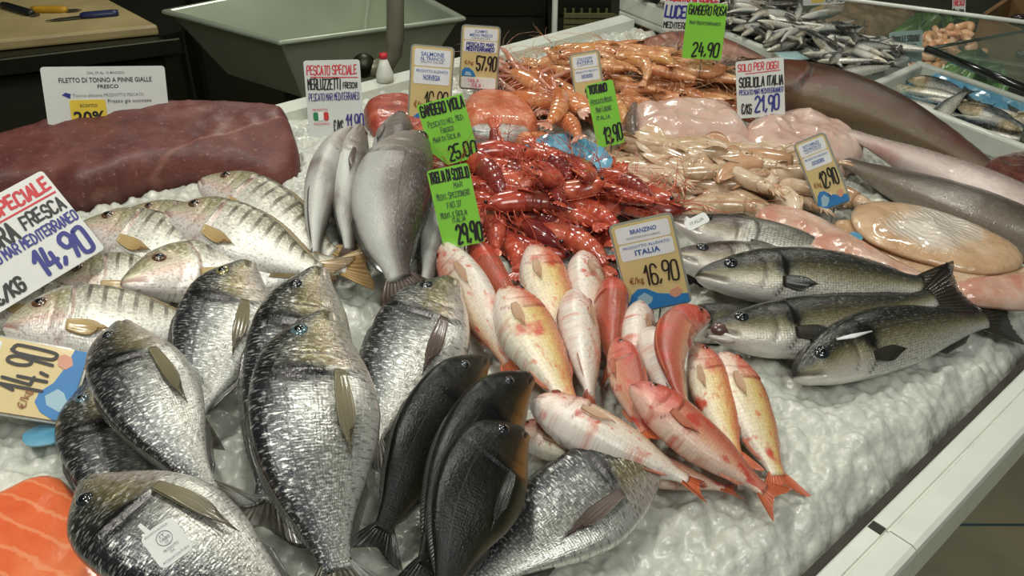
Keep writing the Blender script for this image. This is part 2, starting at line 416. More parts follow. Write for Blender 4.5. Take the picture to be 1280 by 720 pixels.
def fin_pectoral(b, lift=0.12, face=1, ang=0.0):
    s0, h0, L, W_ = b.k['pec']; n, m = 14, 11; x = np.linspace(0, 1, n); j = np.linspace(-1, 1, m); X, J = np.meshgrid(x, j, indexing='ij')
    half = W_ * (0.42 + 0.9 * X * (1 - X)**0.6) * (1 - X**4)**0.5
    S = s0 + L * X * (1 - 0.22 * np.abs(J - .2)**1.5 * X)
    h = (h0 + J * half - (0.10 + ang) * X + 0.05 * X * X) * b.H
    bt = b.surf_t(np.minimum(S, b.se), h)
    off = (0.02 + lift * X**1.3) * b.H + 0.006 * b.H * np.sin(J * 12) * X
    th = (0.03 * (1 - X) + 0.008) * b.H
    uv = np.stack([X, (J + 1) / 2], -1)
    return sheet_solid(b.pt(S, h, face * (bt + off + th)), b.pt(S, h, face * (bt + off)), uv)

def fin_edge(b, s0, s1, hh, top=True, lean=0.03, spiky=0.12):
    n, m = 40, 5; x = np.linspace(0, 1, n); j = np.linspace(0, 1, m); X, J = np.meshgrid(x, j, indexing='ij')
    S = s0 + (s1 - s0) * X + lean * J
    base = (b.top if top else b.bot)(np.clip(S - lean * J, 0, b.se)) * b.H; sg = 1 if top else -1
    env = np.clip(np.minimum(X * 7, (1 - X) * 5), 0, 1) * (1 - spiky * (0.5 + 0.5 * np.sin(X * 120)) * J)
    h = base + sg * (-0.03 + (hh + 0.03) * J * env) * b.H
    th = (0.022 * (1 - J) + 0.005) * b.H; bend = 0.12 * hh * J * b.H
    uv = np.stack([J, X * 4], -1)
    return sheet_solid(b.pt(S, h, bend + th / 2), b.pt(S, h, bend - th / 2), uv)

def fin_pelvic(b, face=1):
    n, m = 8, 7; x = np.linspace(0, 1, n); j = np.linspace(-1, 1, m); X, J = np.meshgrid(x, j, indexing='ij')
    S = 0.33 + 0.15 * X; h = (b.bot(np.array(.36)) + 0.05 + J * 0.05 * (1 - X * .8) - 0.06 * X) * b.H
    bt = b.surf_t(S, np.maximum(h, (b.bot(S) + .03) * b.H)); th = 0.012 * b.H
    uv = np.stack([X, (J + 1) / 2], -1)
    return sheet_solid(b.pt(S, h, face * (bt + .012 * b.H + th)), b.pt(S, h, face * (bt + .01 * b.H)), uv)

def add_eyes(b, root, org, mi, mp, faces=(1,), ring=None):
    es, eh, er = b.k['eye']; L = np.linalg.norm(b.P[2] - b.P[0])
    for f in faces:
        h = eh * b.H; t = b.surf_t(np.array(es), np.array(h)) * 1.04
        T, D, N = b.frame(np.array(es)); c = b.pt(es, h, f * t * 0.98)
        r = er * b.H; out = N * f
        # tilt the eye with the cheek
        t2 = b.surf_t(np.array(es), np.array(h + 0.04 * b.H)); sl = (t - t2) / (0.04 * b.H)
        out = nrm(out + D * 0.6 * sl - T * 0.15); a = nrm(np.cross(D, out)); d = np.cross(out, a)
        ey = MB().ball(c, [a * r * 1.12, d * r, out * r * 0.45], 18, 11).build('eye', mi, root, org, True)
        MB().ball(c + out * r * 0.22, [a * r * 0.68, d * r * 0.64, out * r * 0.33], 14, 9).build('pupil', mp, ey, org, True)

def part(name, vf, mat, root, org):
    V, F, uv = vf; return mesh_obj(name, V, F, mat, root, True, uv, None, org)

def fish(name, cat, kind, label, head, tail, Hpx, side=1, roll=0, roll_tail=None, mid=None, mats=None, group=None, B0=None, pec_lift=0.05, pec_ang=0.0, fins='tpda', faces=(1,), ns=84, nt=44, mouth=False):
    P0 = bed(*head); P2 = bed(*tail); M = bed(*mid) if mid else (P0 + P2) / 2
    P1 = 2 * M - 0.5 * (P0 + P2); Hm = Hpx / px_scale(M)
    b = Body(kind, P0, P1, P2, Hm, side, roll, BN if B0 is None else B0, roll_tail); org = M
    # the depth of body that shows Hpx tall when seen at this lie
    T, D, N = b.frame(np.array(0.4)); see = nrm(M - CAM); p = nrm(np.cross(see, T))
    b.H = Hm = Hm / math.sqrt((D @ p)**2 + (2 * float(b.wid(np.array(.4))) * (N @ p))**2)
    root = empty(name, org); tag(root, label, cat, group)
    V, F, uv, mk, bl = body_mesh(b, ns, nt)
    # slight unevenness so no two fish are alike
    N_ = vnoise(V, 55) * 0.012 * Hm; c = (V - b.spine(uv[:, 0])); c /= np.linalg.norm(c, axis=1)[:, None] + 1e-6
    V = V + c * N_[:, None]
    mesh_obj('body', V, F, mats['skin'], root, True, uv, {'mark': mk, 'blotch': bl}, org)
    if 't' in fins: part('tail_fin', fin_tail(b), mats['fin'], root, org)
    if 'p' in fins:
        for f in faces: part('pectoral_fin', fin_pectoral(b, pec_lift, f, pec_ang), mats.get('pec', mats['fin']), root, org)
    if 'd' in fins: part('dorsal_fin', fin_edge(b, *b.k['dors']), mats['edge'], root, org)
    if 'a' in fins: part('anal_fin', fin_edge(b, *b.k['anal'], top=False), mats['edge'], root, org)
    if 'v' in fins: part('pelvic_fin', fin_pelvic(b), mats.get('pec', mats['fin']), root, org)
    if 'e' not in fins: add_eyes(b, root, org, mats['iris'], mats['pupil'], faces)
    if mouth:
        h_ = -0.07 * Hm; c = b.pt(0.045, h_, b.surf_t(np.array(.045), np.array(h_)) * .62); T, D, N = b.frame(np.array(0.045)); Ln = np.linalg.norm(P2 - P0)
        MB().ball(c, [T * 0.034 * Ln + D * .02 * Hm, D * 0.12 * Hm, N * 0.085 * Hm], 18, 11).build('mouth', mats['mouth'], root, org, True)
        V, F = loft([b.pt(-.004 + .02 * q, (-.205 - .012 * q) * Hm, b.surf_t(np.array(.03 + .01 * q), np.array(-.15 * Hm)) * .6) for q in range(6)], [Hm * r_ for r_ in (.02, .045, .05, .05, .045, .02)], [Hm * r_ for r_ in (.02, .04, .045, .045, .04, .02)], N)
        MB().add(V, F).build('lower_jaw', mats['lip'], root, org, True)
    return root, b

# ------------------------------------------------------------------ slabs, fillets: an outline lying on the ice, with thickness
def inside(poly, p):
    x, y = p; c = False; n = len(poly); j = n - 1
    for i in range(n):
        xi, yi = poly[i]; xj, yj = poly[j]
        if (yi > y) != (yj > y) and x < (xj - xi) * (y - yi) / (yj - yi) + xi: c = not c
        j = i
    return c
def smooth_closed(pts, k=6):
    P = np.asarray(pts, float); n = len(P); out = []
    for i in range(n):
        a, b_, c, d = P[i - 1], P[i], P[(i + 1) % n], P[(i + 2) % n]
        for q in range(k):
            t = q / k
            out.append(0.5 * ((2 * b_) + (-a + c) * t + (2 * a - 5 * b_ + 4 * c - d) * t * t + (-a + 3 * b_ - 3 * c + d) * t**3))
    return np.array(out)
def seg_dist(P, Q):
    """distance of points P (k,2) to closed polyline Q"""
    A = Q; B = np.roll(Q, -1, 0); d = np.full(len(P), 1e9)
    for a, b_ in zip(A, B):
        ab = b_ - a; t = np.clip(((P - a) @ ab) / (ab @ ab + 1e-12), 0, 1); d = np.minimum(d, np.linalg.norm(P - a - t[:, None] * ab, axis=1))
    return d
def slab_mesh(poly_px, dz, thick, edge=0.02, step=0.006, rough=0.002, nscale=60, round_=6, hfun=None, lip=0.25, world=None, power=0.5):
    W = np.array([bed(x, y, dz) for x, y in poly_px]) if world is None else np.asarray(world)
    c = W.mean(0); E, D = EDGE + np.array([0, 0, 0]), nrm(DEPTH + np.array([0, 0, SLOPE]))
    L = np.stack([(W - c) @ E, (W - c) @ D], -1); L = smooth_closed(L, round_) if round_ > 1 else L
    lo, hi = L.min(0), L.max(0); pts = []
    poly = [tuple(p) for p in L]; rr = random.Random(len(poly))
    gx = np.arange(lo[0], hi[0], step); gy = np.arange(lo[1], hi[1], step)
    for a, x in enumerate(gx):
        for y in gy:
            p = (x + (0.5 * step if a % 2 else 0) * 0 + rr.uniform(-.15, .15) * step, y + (0.5 * step if a % 2 else 0) + rr.uniform(-.15, .15) * step)
            if inside(poly, p): pts.append(p)
    P = np.array(pts) if pts else np.zeros((0, 2)); dd = seg_dist(P, L) if len(P) else np.zeros(0)
    P = P[dd > step * 0.45]
    allp = np.concatenate([L, P]); n = len(L)
    v2, _, f2, _, _, _ = delaunay_2d_cdt([Vector(p) for p in allp], [(i, (i + 1) % n) for i in range(n)], [list(range(n))], 1, 1e-6)
    V2 = np.array([tuple(v) for v in v2]); d = seg_dist(V2, L)
    q = np.clip(d / edge, 0, 1); prof = lip + (1 - lip) * (1 - (1 - q)**2)**power
    h = thick * prof
    if hfun is not None: h = h * hfun(V2, lo, hi)
    base = c + V2[:, :1] * E + V2[:, 1:] * D
    h = h + rough * 2 * vnoise(base, nscale) * q + rough * vnoise(base, nscale * 3) * q
    top = base + h[:, None] * BN; k = len(V2)
    V = np.concatenate([top, base]); F = [tuple(f) for f in f2] + [tuple(reversed([i + k for i in f])) for f in f2]
    cnt = {}
    for f in f2:
        for a, b_ in zip(f, list(f[1:]) + [f[0]]): cnt[(a, b_)] = 1
    for (a, b_) in list(cnt):
        if (b_, a) not in cnt: F.append((b_, a, a + k, b_ + k))
    uv = np.concatenate([(V2 - lo) / (hi - lo)] * 2)
    return V, F, uv, c
def slab(name, cat, label, poly, dz, thick, mat, group=None, **kw):
    V, F, uv, c = slab_mesh(poly, dz, thick, **kw)
    o = mesh_obj(name, V, F, mat, None, True, uv, None, c); o.location = c
    return tag(o, label, cat, group)

# ------------------------------------------------------------------ copying a thing with its parts
def copy_tree(o, parent=None):
    c = o.copy(); COL.objects.link(c); c.parent = parent
    for ch in list(o.children): copy_tree(ch, c)
    return c
def place(o, P, T, N, scale=1.0):
    T = nrm(T); N = nrm(N - T * (N @ T)); B = np.cross(N, T)
    M = Matrix(((T[0], B[0], N[0], P[0]), (T[1], B[1], N[1], P[1]), (T[2], B[2], N[2], P[2]), (0, 0, 0, 1)))
    o.matrix_world = M @ Matrix.Scale(scale, 4)

# ------------------------------------------------------------------ lettering: marker strokes
GL = {'A': '00 26 40;12 32', 'B': '00 06 36 45 44 33 03;33 42 41 30 00', 'C': '45 36 16 05 01 10 30 41', 'D': '00 06 26 44 42 20 00', 'E': '46 06 00 40;03 33', 'F': '46 06 00;03 33',
      'G': '45 36 16 05 01 10 30 41 43 23', 'H': '00 06;40 46;03 43', 'I': '20 26', 'J': '46 41 30 10 01', 'K': '00 06;46 03 40', 'L': '06 00 40', 'M': '00 06 23 46 40', 'N': '00 06 40 46',
      'O': '16 36 45 41 30 10 01 05 16', 'P': '00 06 36 45 44 33 03', 'Q': '16 36 45 41 30 10 01 05 16;22 40', 'R': '00 06 36 45 44 33 03;23 40', 'S': '45 36 16 05 04 13 33 42 41 30 10 01',
      'T': '06 46;26 20', 'U': '06 01 10 30 41 46', 'V': '06 20 46', 'W': '06 10 23 30 46', 'X': '00 46;06 40', 'Y': '06 23 46;23 20', 'Z': '06 46 00 40',
      '0': '16 36 45 41 30 10 01 05 16', '1': '04 26 20', '2': '05 16 36 45 44 00 40', '3': '05 16 36 45 44 33 13;33 42 41 30 10 01', '4': '16 02 42;34 30', '5': '46 06 03 33 42 41 30 10 01',
      '6': '45 36 16 05 01 10 30 41 42 33 13 02', '7': '06 46 10', '8': '13 04 05 16 36 45 44 33 13 02 01 10 30 41 42 33', '9': '44 33 13 04 05 16 36 45 44 30', ',': '21 10', '.': '20 21',
      '€': '45 36 16 05 01 10 30 41;04 24;02 22', '/': '00 46', '-': '13 33', "'": '25 26', '%': '00 46;15 16;30 31', ':': '21 22;24 25', '!': '26 22;20 21', '_': '00 40'}
def hand_mesh(text, wd, ht, stroke, seed=0, slant=0.12, narrow=None):
    rr = random.Random(seed); V = []; F = []
    adv = 5.6; total = 0
    for ch in text: total += {' ': 3.2, 'I': 2.6, '1': 3.8, ',': 2.6, '.': 2.6, "'": 2.4, ':': 2.6}.get(ch, adv)
    total -= 1.4; sx = wd / total; sy = ht / 6; x0 = 0; r = stroke / 2
    def cap(a, c, zz):
        d = c - a; L = np.linalg.norm(d); d = d / L if L > 1e-9 else np.array([1.0, 0]); p = np.array([-d[1], d[0]]); o = len(V)
        for k in range(6): q = math.pi * (0.5 + k / 5); V.append((*(a + r * (math.cos(q) * d + math.sin(q) * p)), zz))
        for k in range(6): q = math.pi * (-0.5 + k / 5); V.append((*(c + r * (math.cos(q) * d + math.sin(q) * p)), zz))
        F.append(tuple(range(o, o + 12)))
    zi = 0
    for ch in text:
        low = ch.islower(); up = ch.upper(); a = {' ': 3.2, 'I': 2.6, '1': 3.8, ',': 2.6, '.': 2.6, "'": 2.4, ':': 2.6}.get(up, adv)
        if up in GL:
            gx = -1.0 if up in "I,.':1" else 0; ky = 0.78 if low else 1.0; jx, jy, jr = rr.uniform(-.2, .2), rr.uniform(-.35, .35), rr.uniform(-.06, .06)
            if up == '1': gx = 0
            for st in GL[up].split(';'):
                pts = [np.array([int(p[0]) + gx + rr.uniform(-.13, .13), int(p[1]) * ky + rr.uniform(-.13, .13)]) for p in st.split()]
                pts = [np.array([(x0 + p[0] + jx + slant * p[1] - jr * p[1]) * sx, (p[1] + jy + jr * p[0]) * sy]) for p in pts]
                if up in 'BCDGOPQRSU0235689€J' and len(pts) > 3:
                    P = np.array(pts); cl = np.linalg.norm(P[0] - P[-1]) < 1e-3; Q = []
                    for i in range(len(P) - 1):
                        pa, pb, pc, pd = P[max(i - 1, 0)], P[i], P[i + 1], P[min(i + 2, len(P) - 1)]
                        for t in (0, .33, .66): Q.append(0.5 * (2 * pb + (pc - pa) * t + (2 * pa - 5 * pb + 4 * pc - pd) * t * t + (3 * pb - pa - 3 * pc + pd) * t**3))
                    pts = Q + [P[-1]]
                for p, q in zip(pts[:-1], pts[1:]): zi += 1; cap(p, q, (zi % 7) * 1e-6)
        x0 += a
    return V, F
def print_mesh(text, wd, ht, bold=0.0):
    cu = bpy.data.curves.new('lettering', 'FONT'); cu.body = text; cu.size = 1; cu.offset = bold; cu.resolution_u = 2
    ob = bpy.data.objects.new('lettering', cu); me = bpy.data.meshes.new_from_object(ob)
    V = np.array([tuple(v.co) for v in me.vertices]); F = [tuple(p.vertices) for p in me.polygons]
    bpy.data.objects.remove(ob); bpy.data.curves.remove(cu); bpy.data.meshes.remove(me)
    lo, hi = V.min(0), V.max(0); V = (V - lo); V[:, 0] *= wd / (hi[0] - lo[0]); V[:, 1] *= ht / (hi[1] - lo[1]); V[:, 2] = 0
    return V.tolist(), F

def rounded(x0, y0, x1, y1, r, k=4):
    out = []
    for cx, cy, a in ((x1 - r, y1 - r, 0), (x0 + r, y1 - r, 90), (x0 + r, y0 + r, 180), (x1 - r, y0 + r, 270)):
        for i in range(k + 1): q = math.radians(a + 90 * i / k); out.append((cx + r * math.cos(q), cy + r * math.sin(q)))
    return out

def sign(label, quad, dz, tilt, card, items, group='price signs standing in the ice', stake=0.05, normal=None, name='price_sign', cat='price sign', thick=0.0016, base=None, corner=0.004, cut=None, holder=None):
    """quad: where the card's corners TL, TR, BR, BL show; the card stands on the bed under its foot"""
    q = [np.array(p, float) for p in quad]; foot = (q[2] + q[3]) / 2 if base is None else np.array(base)
    F0 = bed(foot[0], foot[1], dz)
    if normal is None:
        hd = nrm(np.array([CAM[0] - F0[0], CAM[1] - F0[1], 0])); normal = hd * math.cos(math.radians(tilt)) + np.array([0, 0, 1]) * math.sin(math.radians(tilt))
    normal = nrm(np.asarray(normal, float))
    W = []
    for p in q:
        d = ray(*p); W.append(CAM + d * (((F0 - CAM) @ normal) / (d @ normal)))
    c = sum(W) / 4; X = nrm((W[1] - W[0]) + (W[2] - W[3])); Y = np.cross(normal, X)
    wd = (np.linalg.norm(W[1] - W[0]) + np.linalg.norm(W[2] - W[3])) / 2; ht = (np.linalg.norm(W[3] - W[0]) + np.linalg.norm(W[2] - W[1])) / 2
    org = c - Y * ht / 2
    root = empty(name, org); tag(root, label, cat, group)
    def w3(x, y, z): return c + X * (x - 0.5) * wd + Y * (y - 0.5) * ht + normal * z
    outl = rounded(0, 0, wd, ht, corner) if cut is None else [(a * wd, b_ * ht) for a, b_ in cut]
    mb = MB().prism([w3(x / wd, y / ht, -thick) for x, y in outl], [w3(x / wd, y / ht, 0) for x, y in outl]); mb.build('card', MT[card], root, org)
    if holder:
        e = 0.0025; o2 = rounded(-e, -e, wd + e, ht + e, corner + e)
        MB().prism([w3(x / wd, y / ht, -thick - .0025) for x, y in o2], [w3(x / wd, y / ht, -thick - .0001) for x, y in o2]).build('holder', MT[holder], root, org)
    for k, it in enumerate(items):
        typ, nm = it[0], it[1]; z = 0.0003 + 0.0001 * k
        if typ == 'rect':
            x0, y0, x1, y1, m = it[2:7]; o2 = rounded(x0 * wd, y0 * ht, x1 * wd, y1 * ht, min(0.003, (y1 - y0) * ht * .3))
            MB().prism([w3(x / wd, y / ht, 0.0001) for x, y in o2], [w3(x / wd, y / ht, z) for x, y in o2]).build(nm, MT[m], root, org)
        elif typ == 'poly':
            pts, m = it[2:4]
            MB().prism([w3(x, y, 0.0001) for x, y in pts], [w3(x, y, z) for x, y in pts]).build(nm, MT[m], root, org)
        else:
            txt, x0, y0, x1, y1, m, st = it[2:9]
            V, F = hand_mesh(txt, (x1 - x0) * wd, (y1 - y0) * ht, st, seed=k + len(txt)) if typ == 'hand' else print_mesh(txt, (x1 - x0) * wd, (y1 - y0) * ht, st)
            P = [w3(x0 + a / wd, y0 + b_ / ht, z + 0.0002 + zz) for a, b_, zz in V]
            mesh_obj(nm, P, F, MT[m], root, False, None, None, org)
    if stake:
        b0 = w3(.5, .12, -thick - .0012); MB().tube([b0, w3(.5, 0, -thick - .0012), w3(.5, 0, -thick - .0012) - np.array([0, 0, stake])], 0.0012, 6).build('stake', MT['wire'], root, org, True)
    return root

# ------------------------------------------------------------------ materials
def tone(*c): return rgb(*c)
M_iris_gold = plain('iris_pale_gold', rgb(150, 140, 95), 0.15, 0.5, 1.0, 0.3, 300)
M_iris_dark = plain('iris_dark_grey', rgb(40, 44, 48), 0.15, 0.2, 1.0, 0.3, 300)
M_iris_blue = plain('iris_clouded_blue', rgb(85, 110, 118), 0.15, 0.2, 1.0, 0.3, 300)
M_iris_brown = plain('iris_brown', rgb(92, 66, 46), 0.15, 0.1, 1.0, 0.3, 300)
M_iris_red = plain('iris_red', rgb(150, 60, 40), 0.15, 0.1, 1.0, 0.3, 300)
M_pupil = plain('pupil_black', rgb(10, 11, 14), 0.05, 0, 1.0)
M_mouth = plain('mouth_lining', rgb(92, 66, 60), 0.3, 0, 0.6)

BR = dict(head=[(0.0, rgb(34, 36, 32)), (0.32, rgb(60, 60, 50)), (0.48, rgb(120, 110, 72)), (0.62, rgb(150, 136, 100)), (0.8, rgb(196, 182, 168)), (1, rgb(222, 216, 210))])
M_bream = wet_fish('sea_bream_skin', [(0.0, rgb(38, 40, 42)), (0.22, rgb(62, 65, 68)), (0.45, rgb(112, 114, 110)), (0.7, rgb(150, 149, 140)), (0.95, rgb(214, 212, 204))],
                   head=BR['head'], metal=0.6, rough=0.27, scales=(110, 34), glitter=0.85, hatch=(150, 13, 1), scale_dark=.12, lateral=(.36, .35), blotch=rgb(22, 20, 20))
M_bream_dark_shaded = wet_fish('dark_shaded_bream_skin', [(0.0, rgb(6, 7, 6)), (0.3, rgb(11, 12, 10)), (0.6, rgb(21, 22, 16)), (0.85, rgb(40, 39, 27)), (1, rgb(96, 88, 68))],  # partly a darker fish, partly shade of turned-away flanks painted into the skin
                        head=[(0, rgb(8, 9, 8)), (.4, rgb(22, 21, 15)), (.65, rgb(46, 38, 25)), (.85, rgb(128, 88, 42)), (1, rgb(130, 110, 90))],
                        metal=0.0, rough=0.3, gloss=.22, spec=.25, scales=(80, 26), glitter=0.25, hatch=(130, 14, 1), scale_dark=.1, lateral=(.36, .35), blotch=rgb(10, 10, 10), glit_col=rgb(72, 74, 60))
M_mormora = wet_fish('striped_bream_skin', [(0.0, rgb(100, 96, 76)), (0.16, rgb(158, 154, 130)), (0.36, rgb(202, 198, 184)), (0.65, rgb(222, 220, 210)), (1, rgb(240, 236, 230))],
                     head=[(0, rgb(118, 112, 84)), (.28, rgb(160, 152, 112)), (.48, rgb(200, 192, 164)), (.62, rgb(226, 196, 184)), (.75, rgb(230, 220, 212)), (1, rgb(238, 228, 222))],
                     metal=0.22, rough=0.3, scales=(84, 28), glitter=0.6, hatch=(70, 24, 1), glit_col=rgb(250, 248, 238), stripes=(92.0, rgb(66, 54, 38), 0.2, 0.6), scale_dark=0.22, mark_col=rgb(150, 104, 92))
M_hake = wet_fish('hake_skin', [(0.0, rgb(58, 50, 44)), (0.3, rgb(84, 74, 68)), (0.48, rgb(122, 114, 108)), (0.62, rgb(172, 172, 166)), (0.8, rgb(196, 198, 192)), (1, rgb(206, 206, 200))], metal=0.08, rough=0.4, head=[(0, rgb(78, 70, 62)), (.4, rgb(112, 102, 92)), (.7, rgb(160, 150, 142)), (1, rgb(196, 192, 186))], gloss=.35,
                  scales=(120, 34), glitter=0.2, lateral=(.36, .1), scale_dark=0.2, patches=[(rgb(112, 98, 92), 1.2, .52, .8, 1.0)], mark_col=rgb(96, 84, 76))
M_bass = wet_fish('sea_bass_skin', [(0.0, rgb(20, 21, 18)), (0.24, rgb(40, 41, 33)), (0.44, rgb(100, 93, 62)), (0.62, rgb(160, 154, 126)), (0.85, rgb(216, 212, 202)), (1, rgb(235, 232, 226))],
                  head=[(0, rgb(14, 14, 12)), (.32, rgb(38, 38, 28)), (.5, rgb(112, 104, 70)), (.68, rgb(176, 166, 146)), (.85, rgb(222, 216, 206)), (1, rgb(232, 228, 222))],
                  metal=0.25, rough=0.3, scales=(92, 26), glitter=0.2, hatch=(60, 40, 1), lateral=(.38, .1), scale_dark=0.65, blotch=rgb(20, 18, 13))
M_bass_pale = wet_fish('pale_sea_bass_skin', [(0.0, rgb(60, 60, 52)), (0.2, rgb(120, 118, 104)), (0.45, rgb(196, 192, 178)), (0.7, rgb(226, 222, 212)), (1, rgb(240, 238, 232))],
                       head=[(0, rgb(24, 20, 20)), (.35, rgb(70, 50, 44)), (.55, rgb(150, 138, 116)), (.8, rgb(222, 214, 204)), (1, rgb(232, 228, 222))],
                       metal=0.25, rough=0.28, scales=(70, 22), glitter=0.2, glit_col=rgb(252, 250, 245), scale_dark=0.8)
MUL = [(rgb(204, 112, 92), 1.6, 0.5, 0.72, 1.0), (rgb(204, 92, 74), 4.5, 0.56, 0.72, 2.0)]
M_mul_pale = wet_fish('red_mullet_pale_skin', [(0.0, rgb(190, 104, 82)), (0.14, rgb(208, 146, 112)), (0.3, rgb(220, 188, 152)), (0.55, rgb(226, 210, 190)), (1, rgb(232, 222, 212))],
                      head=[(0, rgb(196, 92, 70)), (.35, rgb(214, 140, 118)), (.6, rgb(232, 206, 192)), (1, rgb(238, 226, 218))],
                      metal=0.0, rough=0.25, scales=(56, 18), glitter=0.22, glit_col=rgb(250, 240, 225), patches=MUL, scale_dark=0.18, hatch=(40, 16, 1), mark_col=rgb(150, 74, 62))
M_mul_yel = wet_fish('red_mullet_golden_skin', [(0.0, rgb(190, 84, 60)), (0.2, rgb(206, 132, 84)), (0.42, rgb(222, 190, 120)), (0.65, rgb(230, 212, 168)), (1, rgb(238, 230, 214))],
                     head=[(0, rgb(190, 74, 56)), (.4, rgb(210, 120, 94)), (.7, rgb(232, 204, 184)), (1, rgb(238, 226, 218))],
                     metal=0.0, rough=0.25, scales=(44, 14), glitter=0.2, glit_col=rgb(250, 236, 190), patches=[(rgb(200, 84, 62), 1.6, 0.53, 0.68, 3.0), (rgb(208, 116, 84), 5.0, 0.56, 0.74, 4.0)],
                     scale_dark=0.22, mark_col=rgb(150, 70, 56))
M_mul_red = wet_fish('red_mullet_back_skin', [(0.0, rgb(160, 76, 58)), (0.3, rgb(180, 92, 72)), (0.5, rgb(198, 118, 92)), (0.7, rgb(214, 160, 130)), (1, rgb(226, 200, 184))],
                     head=[(0, rgb(178, 66, 50)), (.5, rgb(196, 90, 72)), (.8, rgb(214, 140, 120)), (1, rgb(226, 190, 176))],
                     metal=0.0, rough=0.24, scales=(50, 16), glitter=0.12, glit_col=rgb(236, 170, 140), patches=[(rgb(186, 74, 58), 2.0, 0.52, 0.66, 5.0)], scale_dark=0.2, mark_col=rgb(110, 40, 34))
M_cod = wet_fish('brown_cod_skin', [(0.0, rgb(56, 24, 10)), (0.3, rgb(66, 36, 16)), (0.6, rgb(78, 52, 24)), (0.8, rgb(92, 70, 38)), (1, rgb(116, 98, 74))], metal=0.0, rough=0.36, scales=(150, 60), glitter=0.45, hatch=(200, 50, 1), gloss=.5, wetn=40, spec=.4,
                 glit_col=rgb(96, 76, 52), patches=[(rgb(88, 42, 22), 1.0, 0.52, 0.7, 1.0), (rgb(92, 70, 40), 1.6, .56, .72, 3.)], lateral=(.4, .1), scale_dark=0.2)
M_dogfish = wet_fish('pink_grey_shark_skin', [(0.0, rgb(120, 104, 98)), (0.3, rgb(160, 142, 134)), (0.6, rgb(186, 166, 158)), (1, rgb(214, 196, 188))], metal=0.0, rough=0.26, scales=(140, 50), glitter=0.0, scale_dark=0.05,
                     patches=[(rgb(190, 148, 140), 1.2, 0.52, 0.7, 1.0)], mark_col=rgb(140, 110, 104))
M_slate = wet_fish('slate_grey_skin', [(0.0, rgb(48, 41, 34)), (0.4, rgb(66, 58, 48)), (0.7, rgb(88, 79, 67)), (1, rgb(140, 128, 114))], metal=0.05, rough=0.28, scales=(140, 50), glitter=0.1, scale_dark=0.15)
M_gurnard = wet_fish('red_brown_gurnard_skin', [(0.0, rgb(112, 62, 46)), (0.4, rgb(140, 84, 64)), (0.7, rgb(176, 128, 108)), (1, rgb(210, 180, 164))], metal=0.0, rough=0.3, scales=(80, 30), glitter=0.25, glit_col=rgb(190, 150, 130),
                     patches=[(rgb(96, 80, 68), 3.0, .5, .66, 1.0)], scale_dark=0.3)
M_anchovy = wet_fish('anchovy_skin', [(0.0, rgb(36, 38, 38)), (0.3, rgb(74, 78, 78)), (0.42, rgb(168, 170, 164)), (0.65, rgb(206, 204, 194)), (1, rgb(222, 218, 206))], metal=0.35, rough=0.25, scales=(50, 14), glitter=0.2, scale_dark=0.2,
                     glit_col=rgb(235, 232, 220), head=[(0, rgb(44, 42, 38)), (.4, rgb(110, 104, 88)), (.7, rgb(186, 178, 156)), (1, rgb(205, 200, 184))])
M_sardine = wet_fish('sardine_skin', [(0.0, rgb(40, 48, 50)), (0.3, rgb(88, 96, 94)), (0.45, rgb(176, 176, 164)), (0.7, rgb(216, 212, 198)), (1, rgb(228, 224, 212))], metal=0.35, rough=0.25, scales=(40, 12), glitter=0.25, scale_dark=0.3,
                     head=[(0, rgb(70, 62, 46)), (.4, rgb(150, 130, 92)), (.7, rgb(196, 184, 150)), (1, rgb(215, 208, 190))])
FIN_GREY = fin_mat('grey_fin', rgb(70, 68, 58), rgb(104, 98, 82), rgb(52, 50, 44))
FIN_DARK = fin_mat('dark_fin', rgb(26, 26, 22), rgb(46, 44, 34), rgb(22, 22, 18))
FIN_PEC = fin_mat('olive_pectoral_fin', rgb(110, 102, 76), rgb(146, 136, 104), rgb(92, 84, 64))
FIN_GOLD = fin_mat('amber_fin', rgb(150, 116, 64), rgb(188, 158, 104), rgb(112, 84, 50))
FIN_BASS = fin_mat('blackish_fin', rgb(40, 38, 32), rgb(66, 62, 52), rgb(30, 28, 26))
FIN_RED = fin_mat('red_orange_fin', rgb(200, 90, 58), rgb(222, 134, 92), rgb(206, 96, 52))
FIN_PALE = fin_mat('pale_pink_fin', rgb(222, 176, 140), rgb(232, 200, 172), rgb(226, 170, 130), .3, .55)
FIN_HAKE = fin_mat('brown_grey_fin', rgb(86, 70, 62), rgb(120, 104, 94), rgb(64, 44, 40))

M_lip = plain('pale_lip', rgb(196, 186, 176), .3, 0, .6)
FIN_SOFT = fin_mat('soft_grey_fin_edge', rgb(58, 58, 52), rgb(72, 70, 62), rgb(50, 50, 46)); FIN_PINK = fin_mat('soft_pink_fin_edge', rgb(200, 120, 92), rgb(208, 132, 104), rgb(210, 120, 84)); FIN_SAND = fin_mat('soft_sand_fin_edge', rgb(150, 130, 88), rgb(160, 142, 100), rgb(130, 106, 70))
def FM(skin, fin, iris, pec=None, edge=None): return dict(skin=skin, fin=fin, pec=pec or fin, iris=iris, pupil=M_pupil, mouth=M_mouth, lip=M_lip, edge=edge or FIN_SOFT)
F_BREAM = FM(M_bream, FIN_GREY, M_iris_blue, FIN_PEC); F_BREAMD = FM(M_bream_dark_shaded, FIN_DARK, M_iris_dark, FIN_DARK)
F_MOR = FM(M_mormora, FIN_GOLD, M_iris_brown, fin_mat('pale_amber_fin', rgb(196, 164, 104), rgb(212, 188, 138), rgb(176, 140, 86)), FIN_SAND); F_HAKE = FM(M_hake, FIN_HAKE, M_iris_brown)
F_BASS = FM(M_bass, FIN_BASS, M_iris_dark); F_BASSP = FM(M_bass_pale, FIN_BASS, M_iris_dark, FIN_GREY)
